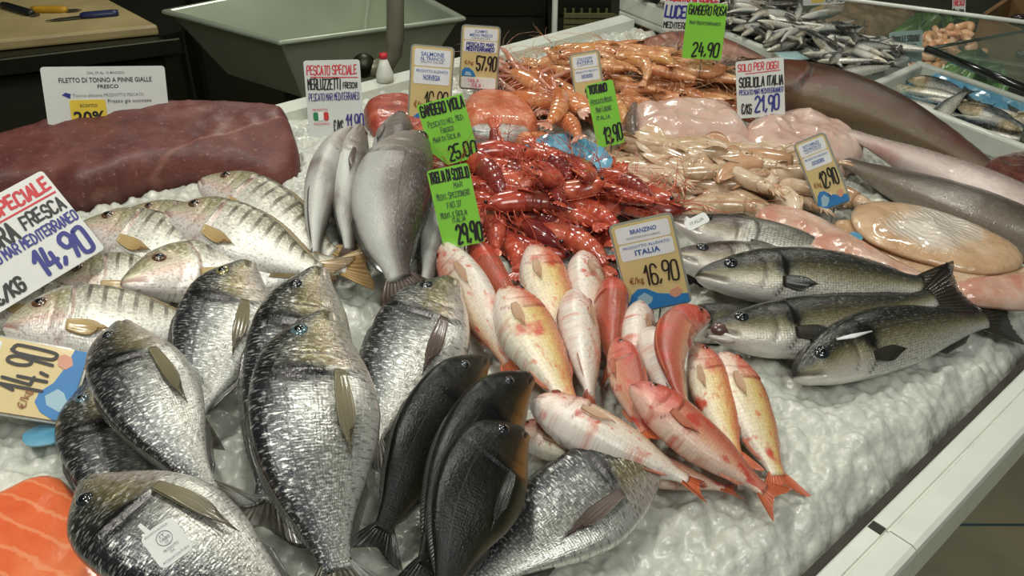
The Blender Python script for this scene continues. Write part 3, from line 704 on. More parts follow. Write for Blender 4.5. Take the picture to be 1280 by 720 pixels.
F_MP = FM(M_mul_pale, FIN_RED, M_iris_red, FIN_PALE, FIN_PINK); F_MY = FM(M_mul_yel, FIN_RED, M_iris_red, FIN_PALE, FIN_PINK); F_MR = FM(M_mul_red, FIN_RED, M_iris_red, FIN_PINK, FIN_PINK)

# sign cards, inks, wires
MT = {}
def ink(k, c, r=0.5): MT[k] = plain('ink_' + k, c, r, 0, 0, 0.05)
for k, c in dict(black=(24, 22, 24), navy=(44, 46, 128), violet=(58, 44, 120), red=(196, 40, 52), blue=(48, 84, 158), pen=(66, 92, 60), grey=(120, 122, 132), pink=(210, 110, 130), euro=(140, 82, 36), white=(226, 226, 222),
                 yellow=(214, 186, 60), green=(40, 120, 70), flagred=(190, 50, 56), sea=(44, 118, 178), foam=(150, 182, 196), fishgrey=(120, 128, 132), peach=(206, 146, 120), strip=(222, 224, 226)).items(): ink(k, rgb(*c))
def card_mat(k, c): MT[k] = plain('card_' + k, rgb(*c), 0.42, 0, 0.35, 0.03, 30)
for k, c in dict(whitecard=(216, 216, 212), sand=(206, 184, 128), lime=(128, 198, 62), paper=(206, 208, 204), bluecard=(150, 178, 180)).items(): card_mat(k, c)
MT['wire'] = plain('steel_wire', rgb(150, 150, 145), 0.25, 0.9)
MT['clear'] = plain('cloudy_acrylic', rgb(146, 148, 140), 0.25, 0, 0.6)

# setting
def tiles_mat():
    g = G('dark_floor_tiles'); P = g.pos(); x, y, z = g.sep(P)
    def line(c, size, off, wd):
        f = g.math('FRACT', g.math('DIVIDE', g.math('ADD', c, off), size)); d = g.math('ABSOLUTE', g.math('SUBTRACT', f, 0.5))
        return g.math('GREATER_THAN', d, 0.5 - wd / size)
    gr = line(y, 0.6, -float(hz(1220, 656, 0)[1]), 0.004)
    n = g.noise(P, 5, 5, 0.6); n2 = g.noise(P, 60, 3)
    col = g.ramp(n, [(0.3, rgb(186, 182, 148)), (0.55, rgb(204, 198, 162)), (0.75, rgb(214, 196, 158))])
    col = g.mix(gr, col, rgb(96, 116, 126)); g.set(color=col, rough=g.math('ADD', 0.25, g.math('MULTIPLY', n2, 0.3)), normal=g.bump(n2, 0.1, 0.001)); return g.m
M_tiles = tiles_mat()
M_wall = plain('dark_green_wall', rgb(44, 46, 34), 0.6, 0, 0, 0.2, 3)
M_rail = plain('white_enamel_rail', rgb(222, 225, 214), 0.35, 0, 0.4, 0.05, 20, 0.05)
M_gasket = plain('grey_rubber_gasket', rgb(62, 58, 52), 0.6, 0, 0, 0.2, 30)
M_steel = texture_steel('brushed_steel', rgb(132, 136, 124), 0.35)
M_dsteel = texture_steel('dark_worktop_steel', rgb(62, 64, 52), 0.45)
M_panel = plain('dark_cabinet_panel', rgb(40, 41, 30), 0.5, 0, 0, 0.15, 6)
M_foam = plain('white_polystyrene', rgb(206, 210, 198), 0.55, 0, 0.1, 0.04, 60, 0.15)
def ice_mat():
    g = G('crushed_ice'); P = g.pos(); n = g.noise(P, 75, 5, 0.65); v = g.vor(P, 160); n3 = g.noise(P, 9, 3)
    col = g.ramp(n, [(0.3, rgb(194, 197, 186)), (0.6, rgb(210, 212, 201)), (0.8, rgb(226, 227, 219))])
    col = g.mix(g.math('MULTIPLY', g.ss(n3, 0.5, 0.7), 0.35), col, rgb(184, 190, 180))
    bm = g.bump(n, 0.4, 0.003, g.bump(v, 0.3, 0.002))
    g.set(color=col, rough=0.2, normal=bm, sss=0.18, ssss=0.006, sssr=(0.8, 0.9, 1.0), coat=0.12, coatr=0.15, spec=0.5); return g.m
M_ice = ice_mat()
def glassy(name, c, rough, alpha):
    g = G(name); g.set(color=c, rough=rough, alpha=alpha, spec=0.6, coat=0.5); return g.m

# ------------------------------------------------------------------ the setting
f = MB().box((1.0, 2.0, -0.05), (5, 0, 0), (0, 5, 0), (0, 0, 0.05)).build('floor', M_tiles); struct(f)
f = MB().box((0.5, 4.6, 1.5), (5, 0, 0), (0, 0.05, 0), (0, 0, 1.55)).build('wall_back', M_wall); struct(f)

S0, S1, SP = -0.95, 3.2, 1.665          # the counter's run along its edge
VB = 1.0                     # and its depth
cnt = empty('display_counter', SV(0.6, 0.5, -0.95 + 0.0)); cnt.location = (SV(0.6, 0.5)[0], SV(0.6, 0.5)[1], 0)
tag(cnt, 'long fish counter with white front rail holding the ice', 'counter'); co_ = tuple(cnt.location)
def flat(s, v, z): p = EDGE * s + DEPTH * (V0 + v); return np.array([p[0], p[1], z])
def prism_v(prof, s0, s1):
    """profile in (v, height above 0.9 at the front) drawn along the edge"""
    a = [flat(s0, v, ZF + z) for v, z in prof]; b_ = [flat(s1, v, ZF + z) for v, z in prof]
    return MB().prism(a, b_)
MB().prism([SV(S0, -0.004, -0.075), SV(SP, -0.004, -0.075), SV(SP, VB, -0.075), SV(S0, VB, -0.075)], [SV(S0, -0.004, -0.05), SV(SP, -0.004, -0.05), SV(SP, VB, -0.05), SV(S0, VB, -0.05)]).build('pan', M_steel, cnt, co_)
MB().prism([flat(S0, .36, 0), flat(SP, .36, 0), flat(SP, VB - .05, 0), flat(S0, VB - .05, 0)], [flat(S0, .34, ZF - .09), flat(SP, .34, ZF - .09), flat(SP, VB - .02, ZF - .09), flat(S0, VB - .02, ZF - .09)]).build('cabinet', M_panel, cnt, co_)
prism_v([(-.003, -.06), (.004, -.06), (.004, .0), (-.003, -.002)], S0, S1).build('gasket', M_gasket, cnt, co_)
sj = float(EDGE @ hz(1092, 652, .9))
RAIL = [(-.004, -.05), (-.004, -.001), (-.006, .001), (-.0185, .0005), (-.0195, -.002), (-.021, -.002), (-.0222, .0005), (-.043, -.0005), (-.0475, -.003), (-.049, -.008), (-.049, -.05)]
for a, b_ in ((S0, sj - .0008), (sj + .0008, S1)):
    o = prism_v(RAIL, a, b_).build('rail', M_rail, cnt, co_)
prism_v([(-.006, -.003), (-.0185, -.003), (-.0185, .0016), (-.006, .0018)], sj - .011, sj - .001).build('joint_gap', M_panel, cnt, co_)
MB().prism([SV(S0, VB, -.07), SV(1.42, VB, -.07), SV(1.42, VB + .035, -.07), SV(S0, VB + .035, -.07)], [SV(S0, VB, .015), SV(1.42, VB, .015), SV(1.42, VB + .035, .015), SV(S0, VB + .035, .015)]).build('back_rim', M_foam, cnt, co_)

# crushed ice: one heap nobody could count
def make_ice():
    ds = 0.0026; s = np.arange(-0.72, 1.43, ds); v = np.arange(0.004, VB, ds); A, B = np.meshgrid(s, v, indexing='ij'); n, m = A.shape
    rs = np.random.RandomState(5); h = np.zeros_like(A)
    # lumps: rounded crumbs of several sizes, the nearest of each scatter shapes the surface
    for cell, amp in ((0.021, 0.008), (0.0125, 0.0085), (0.0085, 0.004)):
        gi, gj = (A / cell), (B / cell); i0, j0 = np.floor(gi).astype(int), np.floor(gj).astype(int); best = np.full(A.shape, -9.0)
        T1 = rs.rand(256, 256); T2 = rs.rand(256, 256); T3 = rs.rand(256, 256); T4 = rs.uniform(-.55, .55, (256, 256)); T5 = rs.uniform(-.55, .55, (256, 256))
        for di in (-1, 0, 1):
            for dj in (-1, 0, 1):
                ii, jj = (i0 + di) % 256, (j0 + dj) % 256; dx = gi - i0 - di - T1[ii, jj]; dy = gj - j0 - dj - T2[ii, jj]
                best = np.maximum(best, 0.75 * T3[ii, jj] + T4[ii, jj] * dx + T5[ii, jj] * dy - 0.75 * np.maximum(dx * dx + dy * dy - .08, 0))
        h += amp * (np.clip(best, -0.6, 1.2) - .4)
    P3 = np.stack([A.ravel(), B.ravel(), 0 * A.ravel()], -1)
    h += 0.016 * vnoise(P3, 6).reshape(A.shape) + 0.006 * vnoise(P3, 40).reshape(A.shape)
    h -= 0.001
    edge = np.clip((B - 0.004) / 0.05, 0, 1)
    edge2 = np.clip((B + 0.02 * vnoise(P3, 25).reshape(A.shape) - 0.004) / 0.04, 0, 1)
    h = -0.045 + (h + 0.045) * np.sqrt(np.clip(edge2, 0, 1)) * (0.85 + 0.15 * edge)
    W = EDGE * A[..., None] + DEPTH * (V0 + B[..., None]); W[..., 2] = ZF + SLOPE * B + h
    o = mesh_obj('crushed_ice', W.reshape(-1, 3), grid_faces(n, m), M_ice)
    tag(o, 'crushed white ice covering the whole counter under the fish', 'ice', kind='stuff'); return o
make_ice()

# ------------------------------------------------------------------ gilthead sea breams, front left, some with darker, shade-painted skin
def bream(label, head, tail, H, roll=12, rt=None, mid=None, mats=F_BREAM, **kw):
    return fish('sea_bream', 'sea bream', 'bream', label, head, tail, H, -1, roll - 16, rt, mid, mats, 'sea breams heaped at the front', **kw)
bream('sea bream half hidden under two others at the far left front', (112, 478, .03), (225, 745, .012), 128, 5)
bream('silver sea bream in the back row with staring eye, beside the striped breams', (310, 326, .09), (225, 560, .03), 122, 8, mats=FM(M_bream, FIN_GREY, M_iris_gold, FIN_PEC))
bream('silver sea bream wedged between the back row bream and the large middle one', (398, 334, .095), (322, 690, .04), 138, 8, mats=FM(M_bream, FIN_GREY, M_iris_dark, FIN_PEC))
bream('sea bream behind the dark ones, a brown fin pressed on its chest', (565, 348, .06), (440, 590, .02), 128, 10, mats=FM(M_bream, FIN_GREY, M_iris_dark, FIN_HAKE))
bream('largest sea bream in the middle of the heap, blue clouded eye, amber pectoral fin', (408, 390, .125), (440, 775, .055), 168, 10, mid=(396, 560, .10), mats=FM(M_bream, FIN_GREY, M_iris_blue, FIN_PEC))
bream('plump sea bream above the tagged one, head bent up, fin along its belly', (150, 404, .085), (290, 660, .05), 122, 14, mid=(198, 510, .085), mats=FM(M_bream, FIN_GREY, M_iris_dark, FIN_PEC))
bream('sea bream at the bottom left corner carrying a white tag', (104, 606, .095), (440, 830, .07), 158, 18, mid=(245, 690, .10), mats=FM(M_bream, FIN_GREY, M_iris_dark, FIN_PEC))
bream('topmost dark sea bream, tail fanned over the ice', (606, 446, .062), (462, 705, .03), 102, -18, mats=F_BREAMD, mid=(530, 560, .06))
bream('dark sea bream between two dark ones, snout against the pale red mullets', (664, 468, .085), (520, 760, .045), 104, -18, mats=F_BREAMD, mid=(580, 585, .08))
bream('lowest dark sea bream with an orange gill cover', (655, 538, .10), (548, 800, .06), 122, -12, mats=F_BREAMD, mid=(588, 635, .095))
bream('sea bream lying on the ice at the front with head pointing right', (832, 578, .035), (545, 780, .02), 132, 4, mid=(700, 648, .035), mats=FM(M_bream, FIN_GREY, M_iris_dark, FIN_HAKE))

# ------------------------------------------------------------------ striped sea breams, left
def mormora(label, head, tail, H, roll=10, **kw):
    return fish('striped_bream', 'striped bream', 'mormora', label, head, tail, H, 1, roll - 34, None, kw.pop('mid', None), F_MOR, 'striped breams beside the tuna', **kw)
mormora('striped bream lowest at the left edge, its head cut by the picture edge', (-45, 378, .03), (190, 395, .02), 70, 15)
mormora('striped bream behind the big sign, dark red eye just showing', (62, 354, .035), (300, 354, .02), 76, 12)
mormora('striped bream squeezed against the tuna, only eye and back showing', (156, 262, .03), (370, 322, .015), 60, 8)
mormora('striped bream with pink lips below the sign, yellow fin spot', (6, 403, .06), (290, 412, .03), 100, 18)
mormora('striped bream touching the corner of the large white sign with its nose', (101, 279, .055), (330, 348, .03), 84, 14)
mormora('farthest striped bream, tight against the right end of the tuna', (255, 222, .045), (442, 335, .02), 84, 12)
mormora('striped bream with an amber side fin, nose at the middle of the group', (210, 261, .07), (430, 352, .04), 86, 12)
mormora('striped bream with open pink mouth and amber forked tail over the breams', (148, 350, .065), (484, 330, .055), 84, 14, mid=(310, 338, .032))

# ------------------------------------------------------------------ hake, back left
def hake(label, head, tail, H, side=1, roll=0, **kw):
    return fish('hake', 'hake', 'hake', label, head, tail, H, side, roll, None, kw.pop('mid', None), F_HAKE, 'hakes below the white sign', **kw)
hake('small grey hake head peeping between the salmon and the big hake', (503, 142, .05), (470, 268, .03), 50, 1, -25)
hake('slim silver hake strip behind the red mullet sign', (562, 216, .03), (530, 372, .03), 52, 1, 10)
hake('pale slim hake on the outer left, belly up, curved', (440, 160, .05), (398, 342, .03), 46, 1, 55, mid=(402, 238, .055), fins='tdae')
hake('middle slim hake with wrinkled neck and brownish eye', (452, 156, .055), (440, 330, .03), 46, 1, 22, mid=(436, 240, .05))
hake('largest thick hake with dark grey back', (528, 172, .075), (512, 372, .035), 100, 1, -4, mid=(486, 262, .08), fins='tda')

# ------------------------------------------------------------------ red mullets, middle
def mullet(label, head, tail, H, mats, side=1, roll=20, **kw):
    return fish('red_mullet', 'red mullet', 'mullet', label, head, tail, H, side, roll, kw.pop('rt', None), kw.pop('mid', None), mats, 'red mullets on the ice', **kw)
mullet('plain red mullet lying on its belly under the lime sign', (588, 303, .03), (668, 430, .02), 40, F_MR, 1, -70, fins='tde')
mullet('pale pink mullet behind the front row, near the blue sea bass sign', (728, 316, .035), (742, 425, .02), 46, F_MP, 1, 40)
mullet('golden mullet with a red cap behind the longest row', (664, 309, .04), (722, 455, .025), 62, F_MY, 1, 5)
mullet('whitish mullet with red blots at the left end, nose at the lime sign', (555, 305, .045), (650, 480, .035), 56, F_MP, -1, 50)
mullet('dark red mullet lying belly down just left of the sea bass sign', (763, 350, .04), (764, 470, .03), 42, F_MR, 1, -70, fins='tde')
mullet('pale mullet with pointed white nose and one small red square', (716, 364, .055), (742, 520, .04), 50, F_MP, 1, 60)
mullet('white bellied mullet to the right of the dark red one', (800, 378, .04), (794, 500, .03), 42, F_MP, 1, 55)
mullet('large golden mullet with red face next to the dark breams', (628, 362, .06), (728, 530, .05), 72, F_MY, 1, 8)
mullet('bright red blotched mullet in the middle of the row', (770, 424, .055), (812, 560, .045), 48, F_MR, 1, -30)
mullet('cream mullet with bare white belly right of the bright red one', (810, 412, .045), (862, 550, .04), 52, F_MP, 1, 60)
mullet('mullet with two broad red bands across its golden side', (868, 430, .05), (930, 595, .03), 52, F_MY, 1, -8)
mullet('red mullet bent upright, its face turned to the sea basses', (888, 398, .075), (876, 545, .055), 50, F_MR, -1, -30, mid=(838, 432, .075))
mullet('thick golden mullet at the right end with a pale cheek', (900, 442, .04), (985, 622, .02), 62, F_MY, 1, 15)
mullet('orange mullet half buried under the pale one at the front', (640, 540, .03), (790, 575, .02), 48, F_MY, 1, -5)
mullet('mullet tail poking out right of the front sea bream', (735, 566, .025), (930, 616, .015), 44, F_MR, 1, 30)
mullet('pale mullet lying across the front with its mouth to the left', (664, 502, .06), (890, 615, .03), 64, F_MP, 1, 25)
mullet('long crimson mullet on top with orange tail on the ice', (788, 482, .075), (982, 634, .025), 58, F_MR, 1, 0)

# ------------------------------------------------------------------ sea basses, right
def bass(label, head, tail, H, roll=4, mats=F_BASS, **kw):
    return fish('sea_bass', 'sea bass', 'bass', label, head, tail, H, 1, roll - 38, None, kw.pop('mid', None), mats, 'sea basses on the ice', **kw)
bass('sea bass mostly hidden behind its price sign, head to the left', (690, 336, .015), (880, 338, .01), 56, 5)
bass('sea bass whose dark snout pokes out behind the upright mullet', (816, 408, .02), (1010, 398, .015), 50, 8)
bass('farthest sea bass with black head and torn gill under the small tag', (842, 274, .05), (1150, 362, .02), 62, 5, F_BASSP)
bass('sea bass with bright scales and brown fin, second from the back', (838, 318, .045), (1120, 368, .02), 66, 15, F_BASSP)
bass('olive sea bass with golden flank below the scaled ones', (869, 342, .05), (1200, 362, .055), 74, 4, mid=(1030, 348, .05))
bass('sea bass with gaping mouth between the other two', (884, 408, .045), (1212, 356, .06), 76, 12, mouth=True, mid=(1040, 404, .04))
bass('front sea bass with a sliver of white fin, alone at the edge of the ice', (990, 468, .03), (1272, 394, .02), 82, 2, mid=(1120, 420, .035))

# ------------------------------------------------------------------ crustaceans and squid: one of each kind with its parts, then copies
def shell_mat(name, c1, c2, c3, rough=0.22, nscale=60, dark=None):
    g = G(name); P = g.obj(); r = g.rnd(); n = g.noise(g.vm('ADD', P, g.comb(r, g.math('MULTIPLY', r, 7.0), 0.0)), nscale, 4, 0.6)
    col = g.ramp(g.math('ADD', n, g.math('MULTIPLY', g.math('SUBTRACT', r, 0.5), 0.25)), [(0.3, c1), (0.5, c2), (0.7, c3)])
    if dark: col = g.mix(g.math('MULTIPLY', g.ss(g.math('FRACT', g.math('MULTIPLY', r, 13.7)), 0.72, 0.8), 0.7), col, dark)
    g.set(color=col, rough=rough, coat=0.7, coatr=0.1, sss=0.15, ssss=0.005, sssr=(1, .4, .3), normal=g.bump(n, 0.3, 0.001)); return g.m
M_red1 = shell_mat('red_prawn_shell', rgb(140, 48, 38), rgb(178, 72, 54), rgb(198, 104, 76), dark=rgb(92, 30, 36)); M_red2 = shell_mat('red_prawn_limb', rgb(170, 60, 44), rgb(196, 84, 60), rgb(214, 120, 90))
M_pk1 = shell_mat('pink_shrimp_shell', rgb(186, 116, 78), rgb(208, 146, 100), rgb(224, 178, 132), dark=rgb(206, 150, 84)); M_pk2 = shell_mat('pink_shrimp_limb', rgb(196, 120, 86), rgb(214, 156, 114), rgb(228, 190, 150))
M_sc1 = shell_mat('langoustine_shell', rgb(186, 98, 58), rgb(204, 124, 76), rgb(218, 156, 110)); M_sc2 = shell_mat('langoustine_claw', rgb(196, 116, 92), rgb(214, 150, 126), rgb(226, 184, 164))
M_sq = shell_mat('squid_skin', rgb(180, 148, 116), rgb(206, 178, 148), rgb(222, 202, 180), 0.18, 50, dark=rgb(196, 146, 108)); M_sqe = plain('squid_eye', rgb(24, 22, 26), .1, 0, 1)
M_sqh = shell_mat('squid_arms', rgb(176, 140, 108), rgb(204, 172, 140), rgb(220, 200, 174), 0.2, 70)

def make_prawn(name, L, curl, m_shell, m_limb, rich=True, claws=False, girth=1.0, seed=1):
    """lies on its side in its own xy plane: head towards -x, back towards +y"""
    rr = random.Random(seed); root = empty(name, (0, 0, 0)); Z = np.array([0, 0, 1.0])
    def sp(s):   # body curve
        a = curl * (s - 0.35); R_ = L / max(curl, 1e-3)
        return np.array([R_ * math.sin(a), R_ * (math.cos(a) - 1), 0.0])
    g = girth * L
    s = np.linspace(0, .40, 16); prof = np.interp(s, [0, .05, .15, .3, .40], [.014, .052, .080, .092, .084]); wid = prof * 0.8
    V, F = loft([sp(x) for x in s], prof * g, wid * g, Z, 14); mb = MB(); mb.add(V, F)
    mb.tube([sp(0.03) + [0, .03 * g, 0], sp(-.06) + [0, .045 * g, 0], sp(-.16) + [0, .07 * g, 0]], [.012 * g, .008 * g, .001 * g], 6)
    mb.build('carapace', m_shell, root, None, True)
    s = np.linspace(.38, .86, 43); fr = np.mod((s - .38) / .48 * 6, 1.0); prof = np.interp(s, [.38, .5, .7, .86], [.086, .084, .062, .034]) * (0.93 + 0.10 * fr); wid = prof * 0.85
    V, F = loft([sp(x) for x in s], prof * g, wid * g, Z, 14); MB().add(V, F).build('abdomen', m_shell, root, None, True)
    mb = MB()
    for q in (-.5, -.18, .18, .5):
        e0 = sp(.85); t = nrm(sp(.9) - sp(.85)); nn = np.cross(Z, t); d = nrm(t + nn * q); p = [e0 + d * L * x for x in (0, .05, .1, .15)]
        V, F = loft(p, [.012 * g, .024 * g, .026 * g, .006 * g], [.010 * g, .007 * g, .005 * g, .002 * g], Z, 8); mb.add(V, F)
    mb.build('tail_fan', m_limb, root, None, True)
    MB().ball(sp(.02) + np.array([0, .012 * g, .035 * g]), .016 * g, 8, 6).build('eye', M_pupil, root, None, True)
    for k in range(2):
        p = [sp(.01)]; d = nrm(np.array([-1, rr.uniform(-.3, .5), .25]));
        for i in range(9):
            p.append(p[-1] + d * L * .11); d = nrm(d + np.array([rr.uniform(.05, .25), rr.uniform(-.25, .25), -.09]))
        MB().tube(p, [.0028 * g * (1 - .07 * i) for i in range(10)], 5).build('antenna', m_limb, root, None, True)
    for k in range(3):
        p = [sp(.02) + np.array([0, -.02 * g, .01])]; d = nrm(np.array([rr.uniform(-1, .2), rr.uniform(-.8, -.1), .2]))
        for i in range(6): p.append(p[-1] + d * L * .075); d = nrm(d + np.array([rr.uniform(.0, .3), rr.uniform(-.3, .3), -.06]))
        MB().tube(p, [.0035 * g * (1 - .12 * i) for i in range(7)], 5).build('antennule', m_limb, root, None, True)
    nl = 5 if rich else 3
    for k in range(nl):
        b0 = sp(.10 + .06 * k * (5 / nl)) + np.array([0, -.05 * g, 0.0]); dx = rr.uniform(-.5, .3)
        p = [b0, b0 + np.array([dx * .08 * L, -.09 * L, .02 * L * rr.uniform(-1, 1)]), b0 + np.array([dx * .2 * L + .04 * L, -.17 * L, .02 * L * rr.uniform(-1, 1)]), b0 + np.array([dx * .2 * L + .14 * L, -.22 * L, .0])]
        MB().tube(p, [.008 * g, .005 * g, .0035 * g, .0015 * g], 5).build('leg', m_limb, root, None, True)
    if rich and not claws:
        for k in range(4):
            b0 = sp(.45 + .09 * k) + np.array([0, -.05 * g, 0.0]); p = [b0, b0 + np.array([.02 * L, -.05 * L, 0]), b0 + np.array([.06 * L, -.08 * L, 0])]
            MB().tube(p, [.014 * g, .011 * g, .003 * g], 5).build('swimmeret', m_limb, root, None, True)
    if claws:
        for sg in (-1, 1):
            b0 = sp(.08) + np.array([0, -.04 * g, .02 * sg * L]); p = [b0, b0 + np.array([-.18 * L, (-.10 + .05 * sg) * L, .02 * L]), b0 + np.array([-.34 * L, (-.06 + .09 * sg) * L, .02 * L]), b0 + np.array([-.5 * L, (.0 + .10 * sg) * L, .01 * L]), b0 + np.array([-.62 * L, (.02 + .1 * sg) * L, .01 * L])]
            cl = MB().tube(p, [.014 * L, .018 * L, .026 * L, .022 * L, .004 * L], 8).build('claw', m_limb, root, None, True)
    return root

def heap_spots(poly, n, seed, border=0.0):
    """evenly scattered spots over a region of the bed, picked by their place on the ice"""
    rr = random.Random(seed); W = [bed(x, y) for x, y in poly]; P2 = [(p[0], p[1]) for p in W]
    xs = [p[0] for p in P2]; ys = [p[1] for p in P2]; out = []
    for _ in range(n):
        best, bd = None, -1
        for _ in range(14):
            while True:
                p = (rr.uniform(min(xs), max(xs)), rr.uniform(min(ys), max(ys)))
                if inside(P2, p): break
            d = min([math.hypot(p[0] - o[0], p[1] - o[1]) for o in out] or [9])
            if d > bd: best, bd = p, d
        out.append(best)
    d = seg_dist(np.array(out), np.array(P2)); return out, d, rr
def bed_z(x, y): return ZF + SLOPE * (DEPTH[0] * x + DEPTH[1] * y - V0)

def heap(protos, poly, n, seed, label, group, cat, dirs, height, hmax_d, roll=35, sz=(.85, 1.15), z0=0.012, spread=25, layers=2):
    spots, d, rr = heap_spots(poly, n, seed); first = True; used = set()
    order = sorted(range(n), key=lambda i: rr.random())
    for q, i in enumerate(order):
        x, y = spots[i]; m = height * (1 - (1 - min(d[i] / hmax_d, 1))**2); lay = (q % layers) / max(layers - 1, 1)
        P = np.array([x, y, bed_z(x, y) + z0 + m * (0.45 + 0.55 * lay)])
        k = rr.randrange(len(protos)); pr = protos[k]
        o = pr if k not in used else copy_tree(pr); used.add(k)
        a = math.radians(rr.choice(dirs) + rr.uniform(-spread, spread)); T = np.array([math.cos(a), math.sin(a), rr.uniform(-.18, .18)])
        rl = math.radians(rr.uniform(-roll, roll)); N0 = BN; Bx = np.cross(N0, nrm(T)); N = N0 * math.cos(rl) + Bx * math.sin(rl)
        if rr.random() < .5: N = N * 1.0
        place(o, P, T, N, rr.uniform(*sz)); tag(o, label, cat, group)
    for k, pr in enumerate(protos):
        if k not in used:
            for ch in list(pr.children): bpy.data.objects.remove(ch)
            bpy.data.objects.remove(pr)

red = [make_prawn('red_prawn', .145, c, M_red1, M_red2, True, girth=1.25, seed=i) for i, c in enumerate((.5, 1.0, 1.6, 2.2))]
heap(red, [(572, 214), (640, 212), (700, 226), (760, 240), (815, 264), (835, 284), (760, 298), (715, 326), (660, 326), (612, 312), (592, 270), (548, 228)], 52, 11,
     'dark red prawn in the heap left of the squid', 'red prawns heaped behind the red mullets', 'prawn', [-20, -35, 160, -10, -60, 140], .05, .07, 50, (.8, 1.1), spread=30)
pink = [make_prawn('pink_shrimp', .11, c, M_pk1, M_pk2, False, seed=10 + i, girth=1.2) for i, c in enumerate((.6, 1.2, 1.8, 2.4))]
heap(pink, [(655, 102), (700, 90), (790, 88), (850, 98), (905, 122), (918, 152), (880, 156), (790, 158), (735, 152), (690, 134)], 84, 12,
     'pale orange pink shrimp in the long heap behind the cuttlefish', 'pink shrimps heaped at the back', 'shrimp', [-10, 170, 20, -40, 150], .06, .08, 45, (.85, 1.2))
lang = [make_prawn('langoustine', .19, c, M_sc1, M_sc2, True, True, girth=.95, seed=20 + i) for i, c in enumerate((.3, .6, .9))]
heap(lang, [(640, 118), (670, 110), (712, 124), (742, 168), (738, 196), (690, 202), (650, 204), (672, 170)], 14, 13,
     'orange langoustine with long thin claws behind the blue film', 'langoustines beside the salmon steaks', 'langoustine', [-60, 120, -45, -70], .06, .08, 30, (.85, 1.05), z0=.02)

def make_squid(L, bend, seed):
    rr = random.Random(seed); root = empty('small_squid', (0, 0, 0)); Z = np.array([0, 0, 1.0])
    def sp(s): return np.array([L * (s - .4), bend * L * (s - .4)**2 * 2, 0.0])
    s = np.linspace(0, .6, 22); r = np.interp(s, [0, .04, .15, .35, .52, .6], [.006, .042, .09, .115, .105, .088]) * L
    V, F = loft([sp(x) for x in s], r, r * .72, Z, 16); MB().add(V, F).build('mantle', M_sq, root, None, True)
    for sg in (-1, 1):
        A, B_ = [], []; n, m = 9, 5
        X, J = np.meshgrid(np.linspace(0, 1, n), np.linspace(0, 1, m), indexing='ij')
        base = np.array([[sp(.02 + .28 * x) for _ in range(m)] for x in np.linspace(0, 1, n)])
        y = sg * (.02 + J * .13 * np.sin(math.pi * X)**.7) * L; z = .02 * L + .02 * L * J * np.sin(X * 5)
        A = base + np.stack([0 * y, y, z + .006 * L * (1.2 - J)], -1); B_ = base + np.stack([0 * y, y, z - .006 * L * (1.2 - J)], -1)
        V, F, uv = sheet_solid(A, B_, np.stack([X, J], -1)); mesh_obj('fin', V, F, M_sq, root, True)
    s = np.linspace(.58, .72, 9); r = np.interp(s, [.58, .64, .72], [.058, .076, .05]) * L
    V, F = loft([sp(x) for x in s], r, r * .8, Z, 12); MB().add(V, F).build('head', M_sqh, root, None, True)
    for sg in (-1, 1): MB().ball(sp(.65) + np.array([0, sg * .05 * L, .028 * L]), .011 * L, 9, 7).build('eye', M_sqe, root, None, True)
    for k in range(6):
        p = [sp(.70) + np.array([0, (k - 2.5) * .012 * L, 0])]; d = nrm(np.array([1, (k - 2.5) * .22, rr.uniform(-.1, .25)]))
        for i in range(5): p.append(p[-1] + d * L * .032); d = nrm(d + np.array([0, rr.uniform(-.4, .4), -.1]))
        MB().tube(p, [.022 * L * (1 - .16 * i) for i in range(6)], 6).build('arm', M_sqh, root, None, True)
    return root
sqs = [make_squid(.155, b_, 30 + i) for i, b_ in enumerate((-.7, -.25, .15, .7))]
heap(sqs, [(760, 212), (800, 202), (880, 204), (940, 212), (1000, 228), (1040, 252), (1030, 276), (960, 276), (900, 272), (850, 262), (800, 248), (770, 232)], 62, 14,
     'small glossy beige squid in the heap in front of the cuttlefish', 'small squids heaped in the middle', 'squid', [-25, -5, 160, 185, -45, 140], .04, .06, 45, (.8, 1.15), z0=.018, spread=32, layers=3)

# ------------------------------------------------------------------ tuna, salmon, fillets, cuttlefish
def tuna_mat():
    g = G('raw_tuna'); P = g.obj(); n = g.noise(P, 18, 5, 0.6, 0.6); n2 = g.noise(g.vm('MULTIPLY', P, (1, 6, 4)), 40, 4, 0.6); n3 = g.noise(P, 220, 3)
    col = g.ramp(n, [(0.3, rgb(80, 38, 34)), (0.5, rgb(98, 50, 44)), (0.7, rgb(116, 66, 58))])
    col = g.mix(g.math('MULTIPLY', g.ss(n2, .58, .75), .35), col, rgb(160, 100, 92)); col = g.mix(g.math('MULTIPLY', g.ss(n3, .62, .72), .35), col, rgb(190, 140, 130))
    u, v, _ = g.sep(g.uv()); sd = g.math('ABSOLUTE', g.math('SUBTRACT', g.math('ADD', v, g.math('MULTIPLY', g.math('SUBTRACT', n, .5), .045)), .30)); col = g.mix(g.math('MULTIPLY', g.ss(sd, .012, .003), .22), col, rgb(186, 132, 116))
    g.set(color=col, rough=.55, coat=.12, coatr=.3, normal=g.bump(n2, .4, .002, g.bump(n3, .3, .001)), sss=.12, ssss=.01); return g.m
M_tuna = tuna_mat()
def ridge(V2, lo, hi):
    y = (V2[:, 1] - lo[1]) / (hi[1] - lo[1]); x = (V2[:, 0] - lo[0]) / (hi[0] - lo[0])
    return np.minimum(0.36 + 1.5 * y, .72 + .25 * y) * np.clip(.70 + .45 * x, 0, 1)
tunap = [(-60, 268), (60, 262), (110, 268), (190, 246), (290, 236), (352, 236), (376, 222), (368, 192), (350, 176), (250, 176), (140, 184), (40, 204), (-60, 232)]
